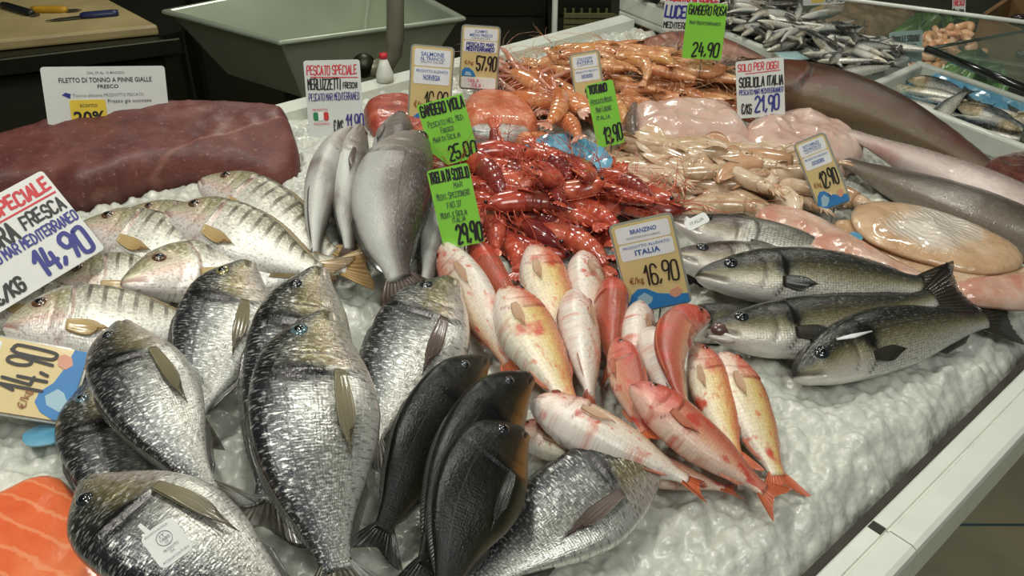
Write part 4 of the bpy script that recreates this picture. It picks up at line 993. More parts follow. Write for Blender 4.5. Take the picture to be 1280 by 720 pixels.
slab('tuna_loin', 'tuna', 'thick dark red block of raw tuna along the back left', tunap, -.005, .082, M_tuna, edge=.02, step=.007, rough=.0025, nscale=70, hfun=ridge, lip=.5)
M_salm = flesh('raw_salmon', rgb(214, 92, 52), rgb(226, 112, 66), rgb(234, 136, 88), 14, .22, (300.0, rgb(238, 170, 128), .45, (0.35, 1.0, .035)), .3)
slab('salmon_fillet', 'salmon', 'bright orange salmon fillet with pale stripes, bottom left corner', [(-60, 640), (0, 628), (40, 610), (75, 606), (100, 625), (130, 670), (160, 730), (150, 800), (-60, 800)], .0, .024, M_salm, edge=.02, step=.006, rough=.001, lip=.2)
M_salm2 = flesh('salmon_steak', rgb(186, 88, 58), rgb(206, 114, 78), rgb(226, 156, 120), 34, .32, (260.0, rgb(228, 170, 136), .35, (.8, .8, .06)), .12, bump=.8, nd=.003); M_skin = flesh('silver_salmon_skin', rgb(84, 86, 84), rgb(160, 162, 158), rgb(206, 206, 200), 40, .22, None, 0)
M_trout = flesh('red_roe_flesh', rgb(140, 50, 38), rgb(172, 72, 52), rgb(200, 110, 82), 44, .3, None, .1, bump=.9, nd=.003)
def steak(label, poly, dz, th, m, skin=None):
    o = slab('salmon_steak', 'salmon', label, poly, dz, th, m, 'salmon steaks at the back', edge=.022, step=.006, rough=.0015, lip=.45)
    if skin:
        V, F, uv, c = slab_mesh(skin, dz - .004, th * .75, .008, .006, .001, lip=.8); s_ = mesh_obj('skin', V, F, M_skin, o, True, uv, None, np.array(o.location))
    return o
steak('dark red orange salmon chunk right of the white hake sign', [(455, 148), (468, 136), (495, 132), (520, 136), (545, 150), (540, 168), (500, 172), (466, 170)], 0, .03, M_trout)
steak('raw pink chunk behind the hakes, under the lime green shrimp sign', [(508, 178), (540, 160), (572, 168), (585, 192), (550, 198), (520, 196)], 0, .028, M_trout)
steak('large orange salmon steak with a strip of silver skin on its front', [(576, 158), (590, 140), (625, 138), (655, 150), (672, 172), (660, 180), (620, 176), (590, 176)], 0, .045, M_salm2, [(586, 188), (592, 178), (625, 176), (656, 180), (660, 188), (640, 192), (605, 192)])
M_cut = flesh('cuttlefish_flesh', rgb(196, 158, 144), rgb(212, 180, 166), rgb(224, 200, 188), 14, .16, None, .35, bump=.6, nd=.003); M_cut_d = flesh('cuttlefish_dark_skin', rgb(84, 72, 66), rgb(112, 98, 90), rgb(140, 124, 114), 60, .25, None, 0)
o = slab('cuttlefish', 'cuttlefish', 'shiny skinned cuttlefish body with dark left end behind the squid', [(786, 172), (788, 156), (850, 152), (905, 156), (925, 176), (930, 194), (880, 198), (800, 194)], .005, .055, M_cut, 'skinned cuttlefish', edge=.04, step=.006, rough=.007, nscale=38)
V, F, uv, c = slab_mesh([(776, 172), (780, 157), (796, 156), (796, 192), (778, 190)], .006, .056, .03, .006, .001, lip=.3); mesh_obj('dark_end', V, F, M_cut_d, o, True, uv, None, np.array(o.location))
slab('cuttlefish', 'cuttlefish', 'wider pinkish cuttlefish body beside the cod sign', [(925, 176), (955, 164), (1005, 160), (1050, 178), (1076, 202), (1060, 222), (1005, 232), (955, 226), (928, 204)], .005, .05, M_cut, 'skinned cuttlefish', edge=.05, step=.006, rough=.009, nscale=32)
slab('cuttlefish_tentacle', 'cuttlefish', 'folded pale cuttlefish piece between the two cuttlefish bodies', [(900, 180), (925, 178), (945, 196), (935, 210), (915, 204)], .03, .018, M_cut, edge=.015, step=.005, rough=.002)
M_fil = flesh('white_fish_fillet', rgb(196, 158, 128), rgb(214, 190, 168), rgb(226, 212, 200), 14, .2, (520.0, rgb(238, 234, 228), .8, (1.0, .35, .03)), .35, bump=.8, nd=.003)
def flake_mat():
    g = G('flaky_white_fillet'); u, v, _ = g.sep(g.uv()); n = g.noise(g.obj(), 25, 4); n2 = g.noise(g.obj(), 120, 4)
    q = g.math('ADD', g.math('MULTIPLY', u, 118.0), g.math('ADD', g.math('MULTIPLY', g.math('ABSOLUTE', g.math('SUBTRACT', v, .52)), -46.0), g.math('MULTIPLY', n, 9.0))); wv = g.math('SINE', q)
    cen = g.math('MULTIPLY', g.ss(g.math('ABSOLUTE', g.math('SUBTRACT', g.math('ADD', v, g.math('MULTIPLY', n, .2)), .64)), .27, .1), g.ss(u, .12, .3))
    col = g.ramp(n, [(.3, rgb(190, 150, 112)), (.55, rgb(208, 174, 138)), (.75, rgb(222, 196, 168))]); col = g.mix(g.math('MULTIPLY', cen, .85), col, rgb(226, 218, 206)); col = g.mix(g.math('MULTIPLY', g.math('MULTIPLY', g.ss(wv, .75, 1.0), cen), .3), col, rgb(150, 126, 104))
    g.set(color=col, rough=.2, coat=.8, coatr=.08, coatn=g.bump(n, .4, .004), normal=g.bump(g.math('MULTIPLY', wv, cen), .4, .0015, g.bump(n2, .7, .003)), sss=.25, ssss=.01, sssr=(1, .5, .35)); return g.m
M_flk = flake_mat()
M_filp = flesh('pink_fish_fillet', rgb(192, 122, 102), rgb(206, 164, 144), rgb(216, 194, 178), 22, .18, None, .35, bump=.6); M_filg = flesh('grey_silver_fillet', rgb(156, 148, 138), rgb(178, 172, 162), rgb(204, 198, 190), 30, .16, None, .25)
g_f = 'fish fillets right of the sea basses'
slab('fish_fillet', 'fish fillet', 'silvery grey fillet edge lying on the scaled sea basses', [(948, 300), (985, 300), (1045, 325), (1080, 345), (1050, 350), (985, 336), (955, 322)], .035, .018, M_filg, g_f, edge=.02, step=.005)
slab('fish_fillet', 'fish fillet', 'long pink fillet running along the top of the sea basses', [(944, 270), (970, 262), (1010, 272), (1065, 300), (1125, 335), (1200, 368), (1190, 384), (1130, 368), (1060, 342), (1000, 320), (960, 300)], .04, .017, M_filp, g_f, edge=.04, step=.005, rough=.004)
slab('fish_fillet', 'fish fillet', 'white flaky fillet under the large one, half covered', [(1040, 285), (1080, 290), (1130, 322), (1200, 336), (1290, 345), (1290, 382), (1220, 376), (1150, 352), (1090, 325)], .03, .02, M_flk, g_f, edge=.025, step=.006)
slab('fish_fillet', 'fish fillet', 'large flaky white fillet showing chevron muscle, highest of the fillets', [(1064, 268), (1090, 256), (1150, 262), (1215, 284), (1268, 312), (1274, 336), (1225, 344), (1150, 328), (1095, 308), (1070, 290)], .05, .016, M_flk, g_f, edge=.07, step=.006, rough=.007, nscale=30, lip=.3, power=.6)
slab('fish_fillet', 'fish fillet', 'small orange fillet end at the right edge above the last tail', [(1186, 362), (1230, 352), (1290, 350), (1290, 386), (1240, 386), (1200, 380)], .035, .018, M_filp, g_f, edge=.02, step=.006)

# ------------------------------------------------------------------ large fish at the back right
def big(name, cat, label, head, tail, H, skin, roll=0, **kw):
    return fish(name, cat, 'hake', label, head, tail, H, kw.pop('side', 1), roll, None, kw.pop('mid', None), FM(skin, FIN_HAKE, M_iris_brown), None, **kw)
big('ling', 'fish', 'huge glossy brown fish along the white boxes, head behind the sole sign', (880, 90, .045), (1300, 256, .02), 72, M_cod, -20, mid=(1088, 140, .04), fins='td')
big('skinned_shark', 'fish', 'pinkish grey skinned fish tapering to a point, below the huge brown fish', (1400, 330, .03), (1030, 152, .05), 62, M_dogfish, 0, side=-1, mid=(1205, 232, .04), fins='e')
big('slate_fish', 'fish', 'dark slate grey fish between the fillets and the pinkish fish', (1420, 345, .02), (1030, 190, .03), 66, M_slate, 0, side=-1, mid=(1190, 258, .03), fins='e')
big('gurnard', 'fish', 'brown red gurnard with a big eye, head under the lime sign', (778, 72, .04), (1010, 105, .03), 52, M_gurnard, -25, mid=(890, 70, .05), fins='td')
M_liver = flesh('dark_brown_roe', rgb(70, 34, 28), rgb(98, 52, 42), rgb(124, 76, 62), 50, .15, None, .1, bump=.8)
slab('fish_roe', 'roe', 'dark red brown glossy lump at the right edge, under the sardine box', [(1216, 232), (1225, 216), (1255, 208), (1300, 208), (1300, 262), (1250, 262), (1224, 252)], .012, .035, M_liver, edge=.025, step=.006, rough=.003)
slab('fish_fillet', 'fish fillet', 'small pale skin flap beside the dark red brown lump', [(1172, 224), (1205, 212), (1228, 218), (1222, 240), (1196, 238)], .03, .014, M_filg, None, edge=.015, step=.005)

# ------------------------------------------------------------------ polystyrene boxes of small fish
def tub(name, label, s0, s1, v0, v1, h, th, group, z0=0.0):
    root = empty(name, SV((s0 + s1) / 2, (v0 + v1) / 2, z0)); tag(root, label, 'box', group); og = tuple(root.location)
    def blk(a, b_, c, d, z1, z2, nm):
        o = MB().prism([SV(a, c, z1), SV(b_, c, z1), SV(b_, d, z1), SV(a, d, z1)], [SV(a, c, z2), SV(b_, c, z2), SV(b_, d, z2), SV(a, d, z2)]).build(nm, M_foam, root, og); bevel(o, .004)
    blk(s0, s1, v0, v1, z0, z0 + .015, 'base')
    blk(s0, s0 + th, v0, v1, z0 + .0151, z0 + h, 'side_wall'); blk(s1 - th, s1, v0, v1, z0 + .0151, z0 + h, 'side_wall')
    blk(s0 + th + .0002, s1 - th - .0002, v0, v0 + th, z0 + .0151, z0 + h - .001, 'end_wall'); blk(s0 + th + .0002, s1 - th - .0002, v1 - th, v1, z0 + .0151, z0 + h - .001, 'end_wall')
    return root
B1 = (1.435, 1.648, .505, 1.06); B2 = (1.435, 1.648, .01, .488)
tub('fish_box', 'white polystyrene box heaped with anchovies at the back right', *B1, .052, .016, 'white fish boxes')
tub('fish_box', 'white polystyrene box with few sardines on blue film, right edge', *B2, .052, .016, 'white fish boxes')

def small_fish(name, L, Hr, bend, skin, fin, iris, ns=30, nt=16):
    b = Body('anchovy', (-L / 2, 0, 0), (0, bend * L, 0), (L / 2, 0, 0), L * Hr, 1, 0, np.array([0, 0, 1.0]))
    root = empty(name, (0, 0, 0)); V, F, uv, mk, bl = body_mesh(b, ns, nt, True); mesh_obj('body', V, F, skin, root, True, uv, {'mark': mk * .6, 'blotch': bl * 0})
    V, F, uv = fin_tail(b); mesh_obj('tail_fin', V, F, fin, root, True, uv)
    es, eh, er = b.k['eye']; h = eh * b.H; c = b.pt(es, h, b.surf_t(np.array(es), np.array(h)) * .9)
    MB().ball(c, b.H * .085, 8, 6).build('eye', iris, root, None, True)
    return root
def fill_box(protos, n, sr, vr, zlo, zhi, seed, label, group, cat, dirs, spread=35, mound=True):
    rr = random.Random(seed); pts = []
    for i in range(n):
        best, bd = None, -1
        for _ in range(10):
            p = (rr.uniform(*sr), rr.uniform(*vr)); d = min([math.hypot(p[0] - o[0], p[1] - o[1]) for o in pts[-40:]] or [9])
            if d > bd: best, bd = p, d
        pts.append(best); s, v = best
        q = i / n; k = i % len(protos); o = protos[k] if i < len(protos) else copy_tree(protos[k])
        m = 1.0
        if mound: m = math.sqrt(max(0, math.sin(math.pi * (s - sr[0] + .03) / (sr[1] - sr[0] + .06))))
        P = SV(s, v, zlo + (zhi - zlo) * q * m)
        a = math.radians(rr.choice(dirs) + rr.uniform(-spread, spread)); T = np.array([math.cos(a), math.sin(a), rr.uniform(-.3, .3) * q]); rl = math.radians(rr.uniform(-70, 70))
        Bx = np.cross(BN, nrm(T)); N = BN * math.cos(rl) + Bx * math.sin(rl)
        place(o, P, T, N, rr.uniform(.85, 1.15)); tag(o, label, cat, group)
anch = [small_fish('anchovy', .108, .16, b_, M_anchovy, FIN_GREY, M_iris_dark) for b_ in (-.12, 0, .1, .2)]
fill_box(anch, 60, (1.50, 1.585), (.60, .97), .022, .05, 41, 'small silver anchovy in the heaped white box', 'anchovies in the white box', 'anchovy', [132, 312], 25, False)
anch2 = [small_fish('anchovy', .108, .16, b_, M_anchovy, FIN_GREY, M_iris_dark) for b_ in (-.16, -.05, .1, .22)]
fill_box(anch2, 240, (1.46, 1.62), (.53, 1.03), .058, .085, 40, 'small silver anchovy in the heaped white box', 'anchovies in the white box', 'anchovy', [-20, 160, 60, 110, -60, 35, 200])
sard = [small_fish('sardine', .15, .19, b_, M_sardine, FIN_GREY, M_iris_gold) for b_ in (-.1, .03, .12)]
fill_box(sard, 16, (1.49, 1.56), (.24, .42), .026, .05, 42, 'silver sardine lying on the blue film in the far white box', 'sardines in the far white box', 'sardine', [132, 312, 110, 60], 15, False)
sard2 = [small_fish('sardine', .15, .19, b_, M_sardine, FIN_GREY, M_iris_gold) for b_ in (-.1, .12)]
fill_box(sard2, 18, (1.50, 1.60), (.09, .24), .026, .06, 43, 'silver sardine lying on the blue film in the far white box', 'sardines in the far white box', 'sardine', [132, 312, 110, 60], 15, False)
an = small_fish('anchovy', .16, .16, .05, M_anchovy, FIN_DARK, M_iris_dark); place(an, SV(1.455, .50, .066), np.array([.9, .42, 0.02]), BN, 1.1); tag(an, 'single dark anchovy lying across the gap between the two white boxes', 'anchovy', 'loose anchovies')
an2 = copy_tree(an); place(an2, SV(1.61, .53, .07), np.array([.95, -.35, .02]), BN, 1.25); tag(an2, 'dark anchovy hanging over the rim at the end of its box', 'anchovy', 'loose anchovies')

# blue film, crumpled
def film_mat():
    g = G('blue_plastic_film'); n = g.noise(g.obj(), 30, 4); g.set(color=g.ramp(n, [(.3, rgb(70, 140, 176)), (.7, rgb(128, 182, 204))]), rough=.18, coat=.6, spec=.6); return g.m
M_film = film_mat()
def crumple(label, poly, dz, th=.004, amp=.02, name='plastic_film', world=None, hf=None):
    V, F, uv, c = slab_mesh(poly, dz, th, .003, .007, 0, lip=.9, world=world, round_=2); k = len(V) // 2; bump_ = amp * np.abs(vnoise(V[:k], 22)) * 2 + amp * .5 * np.abs(vnoise(V[:k] + 3, 50))
    if hf is not None: bump_ = bump_ + hf(V[:k], c)
    V[:k, 2] += bump_; V[k:, 2] += bump_; o = mesh_obj(name, V, F, M_film, None, False, uv, None, c); o.location = c; return tag(o, label, 'plastic film')
crumple('blue plastic film sticking up behind the red prawns', [(638, 200), (660, 190), (692, 180), (735, 184), (765, 216), (750, 226), (720, 220), (690, 214), (655, 216)], .03, .003, .03)
crumple('blue plastic film lining the sardine box', None, 0, .002, .006, world=[SV(1.47, .04, .017), SV(1.622, .04, .017), SV(1.622, .2, .017), SV(1.622, .44, .017), SV(1.52, .46, .017), SV(1.47, .3, .017)],
        hf=lambda V, c: np.clip(((V - c) @ EDGE) - .02, 0, .045) * .6)
crumple('bit of blue film showing beside the salmon corner at the left', [(30, 548), (48, 535), (75, 540), (78, 556), (50, 562), (34, 560)], .012, .002, .008)
crumple('bit of blue film under the last sea bass tail', [(1196, 372), (1240, 366), (1256, 378), (1232, 388), (1205, 384)], .022, .002, .006)
crumple('bit of blue film between the squid and the cod sign', [(972, 208), (985, 204), (996, 212), (990, 220), (976, 216)], .03, .002, .004)
crumple('bit of blue film on the fillets below the cod sign', [(1055, 296), (1068, 292), (1078, 300), (1070, 308), (1058, 304)], .05, .002, .003)
g = G('grey_wet_film'); g.set(color=rgb(84, 96, 104), rough=.15, coat=.8); M_wet = g.m
o = slab('plastic_film', 'plastic film', 'grey wet plastic film between the red prawns and the squids', [(792, 236), (830, 242), (862, 258), (850, 272), (818, 262), (796, 250)], .01, .006, M_wet, edge=.01, step=.006)

# ------------------------------------------------------------------ price signs
SEA = lambda: [('poly', 'sea_panel', [(.0, .0), (1, .0), (1, .10), (.72, .13), (.5, .17), (.34, .245), (.2, .255), (.08, .2), (.0, .1)], 'sea'), ('poly', 'fish_picture', [(.10, .05), (.24, .03), (.38, .08), (.42, .13), (.30, .2), (.18, .17)], 'foam'),
               ('poly', 'shell_picture', [(.7, .12), (.78, .08), (.88, .1), (.92, .16), (.86, .2), (.74, .18)], 'peach')]
def sand(title, sub1, origin1, origin2, price, extra=()):
    out = [('rect', 'title_strip', .06, .79, .95, .975, 'strip'), ('rect', 'origin_strip', .06, .59, .95, .775, 'strip')]
    if isinstance(title, tuple): out += [('print', 'heading', title[0], .22, .90, .78, .945, 'blue', .01), ('print', 'heading', title[1], .2, .855, .8, .893, 'blue', .01)]
    else: out += [('print', 'heading', title, .3, .88, .74, .93, 'blue', .02)]
    out += [('print', 'small_print', sub1, .22, .825, .78, .85, 'grey', 0.0), ('print', 'origin_note', origin1, .12, .72, .9, .75, 'blue', 0.0), ('print', 'origin_note', origin2, .3, .635, .72, .695, 'blue', .02)]
    out += SEA(); out += [('print', 'unit_note', '€/kg', .10, .30, .34, .40, 'euro', .01), ('hand', 'price', price, .36, .29, .92, .51, 'black', .002)]
    return out + list(extra)
sign('sand and blue sea bass sign reading BRANZINO 16,90, front of the red prawns', [(760, 285), (834, 270), (866, 375), (792, 391)], .03, 14, 'sand', sand('BRANZINO', 'DICENTRARCHUS LABRAX', 'PRODOTTO ALLEVATO', 'ITALIA', '16,90'), holder='clear')
sign('sand and blue sign priced 12,90 between the fillets and the cuttlefish', [(995, 181), (1032, 166), (1059, 251), (1024, 264)], .045, 20, 'sand', sand(('FILETTO DI MERLUZZO', 'NORDICO'), 'GADUS MORHUA', 'PRODOTTO PESCATO', 'ATLANTICO NORD ORIENTALE', '12,90'), holder='clear')
sign('sand sign reading NORVEGIA, half behind the lime GAMBERO VIOLA sign', [(513, 57), (564, 61), (562, 172), (513, 168)], .0, 12, 'sand', sand(('SALMONE', 'AL TRANCIO'), 'SALMO SALAR', 'PRODOTTO ALLEVATO', 'NORVEGIA', '16,90'), holder='clear')
sign('sand sign priced 57,90 for scampi with a pink note at its foot', [(574, 32), (620, 36), (624, 112), (580, 110)], .04, 8, 'sand',
     [('rect', 'title_strip', .04, .79, .96, .98, 'strip'), ('rect', 'origin_strip', .04, .60, .96, .775, 'strip'), ('print', 'heading', 'SCAMPO', .33, .91, .68, .955, 'blue', .01), ('print', 'heading', 'MEDIO FRESCO', .2, .85, .82, .895, 'blue', .01), ('print', 'small_print', 'NEPHROPS', .25, .81, .76, .835, 'grey', 0),
      ('hand', 'origin_note', 'PESCATO MAR', .12, .70, .86, .75, 'navy', .0012), ('hand', 'origin_note', 'MEDITERRANEO', .12, .62, .88, .68, 'navy', .0014), ('poly', 'sea_panel', [(.02, .2), (.42, .2), (.34, .29), (.22, .34), (.1, .34), (.02, .29)], 'sea'), ('poly', 'fish_picture', [(.1, .22), (.3, .21), (.26, .27), (.14, .28)], 'foam'),
      ('print', 'unit_note', '€/kg', .08, .38, .33, .46, 'euro', .01), ('hand', 'price', '57,90', .42, .32, .96, .54, 'black', .0026), ('rect', 'pink_note', .02, .01, .98, .19, 'white'), ('hand', 'note_text', '- TAGLIA -', .1, .11, .6, .16, 'pink', .0009), ('hand', 'note_text', '- ITALIA -', .22, .03, .66, .09, 'pink', .001)], holder='clear')
sign('sand sign with blue strips, half behind the lime TOTANO sign', [(710, 70), (745, 65), (760, 146), (727, 152)], .01, 15, 'sand', sand(('CODA DI ROSPO', 'INTERA'), 'LOPHIUS', 'PRODOTTO PESCATO', 'ATLANTICO NORD ORIENTALE', '17,90'), holder='clear')
LT = .0016
sign('lime green sign reading TRIGLIA DI SCOGLIO 29,90 above the red mullets', [(528, 215), (582, 204), (609, 301), (560, 312)], .05, 22, 'lime',
     [('hand', 'heading', 'TRIGLIA DI SCOGLIO', .04, .83, .96, .96, 'black', .0017), ('hand', 'origin_note', 'Mar', .56, .73, .76, .80, 'pen', .0008), ('hand', 'origin_note', 'Medit. Spezzonero', .10, .62, .92, .70, 'pen', .0008), ('hand', 'origin_note', 'FAO 37', .3, .50, .64, .57, 'pen', .0008),
      ('hand', 'origin_note', 'Medit. e Sicilia', .10, .39, .84, .46, 'pen', .0008), ('hand', 'origin_note', 'ITALIA', .34, .31, .66, .37, 'pen', .0008), ('hand', 'price', '29,90', .38, .04, .97, .26, 'black', .003)])
sign('lime green sign reading GAMBERO VIOLA with a clipped lower corner', [(520, 133), (577, 116), (600, 196), (544, 210)], .05, 18, 'lime',
     [('hand', 'heading', 'GAMBERO VIOLA', .05, .80, .97, .96, 'black', .0024), ('hand', 'origin_note', 'Pescato nel Med.', .12, .62, .9, .71, 'pen', .0009), ('hand', 'origin_note', 'Fresco', .35, .50, .62, .58, 'pen', .0009), ('hand', 'origin_note', 'Mar di Sicilia', .14, .38, .84, .46, 'pen', .0009),
      ('hand', 'price', '25,00', .38, .06, .97, .27, 'black', .0026)], cut=[(0, 1), (1, 1), (1, 0), (.30, 0), (0, .28)])
sign('lime green sign reading TOTANO 13,90 in front of the pink shrimps', [(727, 108), (765, 99), (782, 178), (752, 184)], .05, 18, 'lime',
     [('hand', 'heading', 'TOTANO', .08, .85, .72, .965, 'black', .0026), ('hand', 'origin_note', 'Pescato Medit.', .08, .68, .9, .76, 'pen', .0009), ('hand', 'origin_note', 'Mar Ligure', .2, .55, .8, .63, 'pen', .0009), ('hand', 'origin_note', 'Italia', .15, .43, .7, .5, 'pen', .0009), ('hand', 'price', '13,90', .30, .05, .97, .30, 'black', .0026)])
sign('lime green sign reading GAMBERO ROSA 24,90 in front of the anchovy box', [(857, 2), (907, 6), (904, 75), (855, 73)], .095, 10, 'lime',
     [('hand', 'heading', 'GAMBERO ROSA', .05, .80, .98, .95, 'black', .0019), ('hand', 'origin_note', 'Mar Mediterraneo', .1, .62, .9, .68, 'pen', .0009), ('hand', 'price', '24,90', .25, .06, .90, .30, 'black', .003)])
sign('white sign in red and navy, mostly behind the lime GAMBERO ROSA sign', [(831, -14), (900, -10), (896, 40), (829, 38)], .06, 12, 'paper',
     [('hand', 'heading', 'PESCATO SPECIALE', .03, .74, .97, .95, 'red', .003), ('hand', 'heading', 'LUCERNA', .03, .32, .7, .6, 'navy', .004), ('hand', 'origin_note', 'MEDITERRANEO', .02, .06, .7, .2, 'black', .002)])
sign('white sign reading SOLO PER OGGI SOGLIOLA ITALIA 21,90 before the huge fish', [(914, 78), (972, 73), (989, 142), (927, 148)], .045, 20, 'paper',
     [('hand', 'heading', 'SOLO PER OGGI', .05, .82, .88, .94, 'red', .0016), ('poly', 'underline', [(.2, .765), (.93, .775), (.93, .79), (.2, .78)], 'red'), ('hand', 'heading', 'SOGLIOLA ITALIA', .07, .54, .97, .70, 'black', .0022), ('hand', 'origin_note', 'PESCATO MAR MEDITERRANEO', .06, .41, .97, .49, 'navy', .001),
      ('hand', 'unit_note', '€/KG', .10, .08, .3, .24, 'black', .0018), ('hand', 'price', '21,90', .38, .10, .88, .36, 'navy', .003)])
sign('white sign reading MERLUZZETTI FRESCHI 11,90 with a small Italian flag', [(378, 73), (449, 77), (456, 168), (388, 176)], .0, 16, 'paper',
     [('hand', 'heading', 'PESCATO SPECIALE', .05, .82, .93, .93, 'red', .0016), ('poly', 'underline', [(.1, .782), (.95, .765), (.95, .778), (.1, .795)], 'red'), ('hand', 'heading', 'MERLUZZETTI', .05, .63, .62, .76, 'black', .0019), ('hand', 'heading', 'FRESCHI', .67, .64, .92, .71, 'black', .0013),
      ('hand', 'origin_note', 'PESCATO MAR MEDITERRANEO', .05, .49, .95, .58, 'violet', .001), ('print', 'flag_note', 'PRODOTTO', .1, .355, .37, .385, 'red', 0), ('rect', 'flag_panel', .1, .23, .19, .34, 'green'), ('rect', 'flag_panel', .19, .23, .285, .34, 'white'), ('rect', 'flag_panel', .285, .23, .375, .34, 'flagred'),
      ('print', 'flag_note', 'NAZIONALE', .1, .175, .38, .205, 'red', 0), ('hand', 'unit_note', '€/KG', .46, .04, .62, .22, 'black', .0016), ('hand', 'price', '11,90', .68, .09, .99, .30, 'violet', .0022)])
sign('white printed sign for tuna fillet with a yellow discount square, behind the tuna', [(51, 84), (206, 82), (214, 172), (62, 178)], .03, 12, 'paper',
     [('print', 'date_note', 'DAL 09 AL 13 MAGGIO', .36, .90, .66, .935, 'grey', .008), ('print', 'heading', 'FILETTO DI TONNO A PINNE GIALLE', .13, .79, .88, .855, 'black', .012), ('print', 'heading', 'FRESCO', .43, .71, .6, .76, 'black', .012), ('print', 'origin_note', 'Thunnus albacares PRODOTTO PESCATO', .22, .60, .8, .64, 'grey', 0),
      ('poly', 'blue_mark', [(.14, .63), (.20, .58), (.21, .64), (.17, .66)], 'navy'), ('rect', 'discount_panel', .19, .18, .48, .56, 'yellow'), ('print', 'discount_note', 'sconto', .27, .46, .41, .51, 'black', 0), ('print', 'discount', '20%', .21, .24, .46, .41, 'black', .03), ('print', 'price_note', 'Prezzo già scontato', .50, .5, .86, .56, 'black', 0), ('print', 'price', '19,90', .62, .24, .88, .41, 'black', .03)])
# the two cards leaning flat on the fish at the left edge
nA = nrm(nrm(CAM - bed(60, 330, .06)) + np.array([0.05, 0, .35]))
sign('large white sign leaning at the left reading MORMORA FRESCA 14,90', [(-118, 306), (53, 211), (131, 312), (-38, 412)], .062, 40, 'whitecard',
     [('hand', 'heading', 'PESCATO SPECIALE', .12, .80, .97, .93, 'red', .003), ('poly', 'underline', [(.1, .735), (.98, .735), (.98, .755), (.1, .755)], 'red'), ('hand', 'heading', 'MORMORA', .15, .52, .60, .70, 'black', .0034), ('hand', 'heading', 'FRESCA', .66, .56, .97, .69, 'black', .0024),
      ('hand', 'origin_note', 'PESCATO MAR MEDITERRANEO', .16, .40, .99, .50, 'navy', .0018), ('hand', 'price', '14,90', .56, .07, .95, .33, 'navy', .0046), ('hand', 'unit_note', '€/KG', .22, .06, .42, .2, 'black', .003)], normal=nA, stake=0, group='leaning price cards at the left edge')
nB = nrm(nrm(CAM - bed(50, 490, .02)) * .6 + np.array([0.1, 0, .5]))
sign('sand card turned on its side reading 14,90 near the left edge', [(-92, 480), (-58, 388), (103, 462), (72, 546)], .03, 40, 'sand',
     [('rect', 'title_strip', .06, .79, .95, .975, 'strip'), ('rect', 'origin_strip', .06, .60, .95, .775, 'strip'), ('print', 'heading', 'ORATA', .3, .86, .74, .93, 'blue', .02), ('print', 'origin_note', 'PRODOTTO ALLEVATO', .12, .70, .9, .74, 'blue', 0)] + SEA() + [('print', 'unit_note', '€/kg', .08, .28, .34, .36, 'euro', .01), ('hand', 'price', '14,90', .30, .22, .92, .52, 'black', .003)],
     normal=nB, stake=0, group='leaning price cards at the left edge', holder='clear')
# small tags clipped to fish
def fish_tag(label, quad, P0, N, lines, group='plastic fish tags'):
    q = [np.array(p, float) for p in quad]; N = nrm(N); W = []
    for p in q:
        d = ray(*p); W.append(CAM + d * (((P0 - CAM) @ N) / (d @ N)))
    c = sum(W) / 4; X = nrm((W[1] - W[0]) + (W[2] - W[3])); Y = np.cross(N, X); wd = (np.linalg.norm(W[1] - W[0]) + np.linalg.norm(W[2] - W[3])) / 2; ht = (np.linalg.norm(W[3] - W[0]) + np.linalg.norm(W[2] - W[1])) / 2
    root = empty('fish_tag', c); tag(root, label, 'tag', group)
    def w3(x, y, z): return c + X * (x - .5) * wd + Y * (y - .5) * ht + N * z
    o2 = rounded(0, 0, wd, ht, .004); stem = [(.16, 1.28), (.20, .98), (.34, .98), (.26, 1.3)]
    MB().prism([w3(x / wd, y / ht, -.0012) for x, y in o2], [w3(x / wd, y / ht, 0) for x, y in o2]).build('plate', MT['whitecard'], root, c)
    MB().prism([w3(x, y, -.001) for x, y in stem], [w3(x, y, -.0001) for x, y in stem]).build('stem', MT['whitecard'], root, c)
    for k, (tx, x0, y0, x1, y1, m) in enumerate(lines):
        if tx == 'ring':
            mb = MB(); pp = [(x0 + x1) / 2, (y0 + y1) / 2, (x1 - x0) / 2, (y1 - y0) / 2]; ring = [w3(pp[0] + pp[2] * math.cos(a), pp[1] + pp[3] * math.sin(a), .0003) for a in np.linspace(0, 2 * math.pi, 29)]
            mb.tube(ring, .0002, 5).build('ring_print', MT[m], root, c)
        else:
            V, F = print_mesh(tx, (x1 - x0) * wd, (y1 - y0) * ht, .004); mesh_obj('tag_text', [w3(x0 + a / wd, y0 + b_ / ht, .0004) for a, b_, zz in V], F, MT[m], root, False, None, None, c)
    return root
PT = bed(208, 678, .152); fish_tag('white square plastic tag on the cheek of the bottom left sea bream', [(171, 675), (212, 646), (246, 682), (206, 711)], PT, nrm(CAM - PT) + np.array([0, 0, .55]),
         [('ring', .3, .45, .72, .82, 'grey'), ('IT', .42, .68, .58, .76, 'grey'), ('1880', .38, .58, .66, .66, 'grey'), ('CE', .46, .49, .56, .56, 'grey'), ('PRODOTTO', .3, .32, .74, .39, 'grey'), ('DA', .44, .24, .56, .3, 'grey'), ('ACQUACOLTURA', .1, .08, .9, .15, 'grey'), ('ALLEVATO IN ITALIA', .1, .88, .8, .93, 'grey')])
PT2 = bed(868, 278, .085); fish_tag('white tag lying on the head of the farthest sea bass', [(852, 278), (879, 266), (890, 274), (863, 289)], PT2, nrm(CAM - PT2) + np.array([0, 0, .8]), [('ITALIA', .2, .35, .8, .65, 'grey')])
PT3 = bed(1067, 421, .085); 
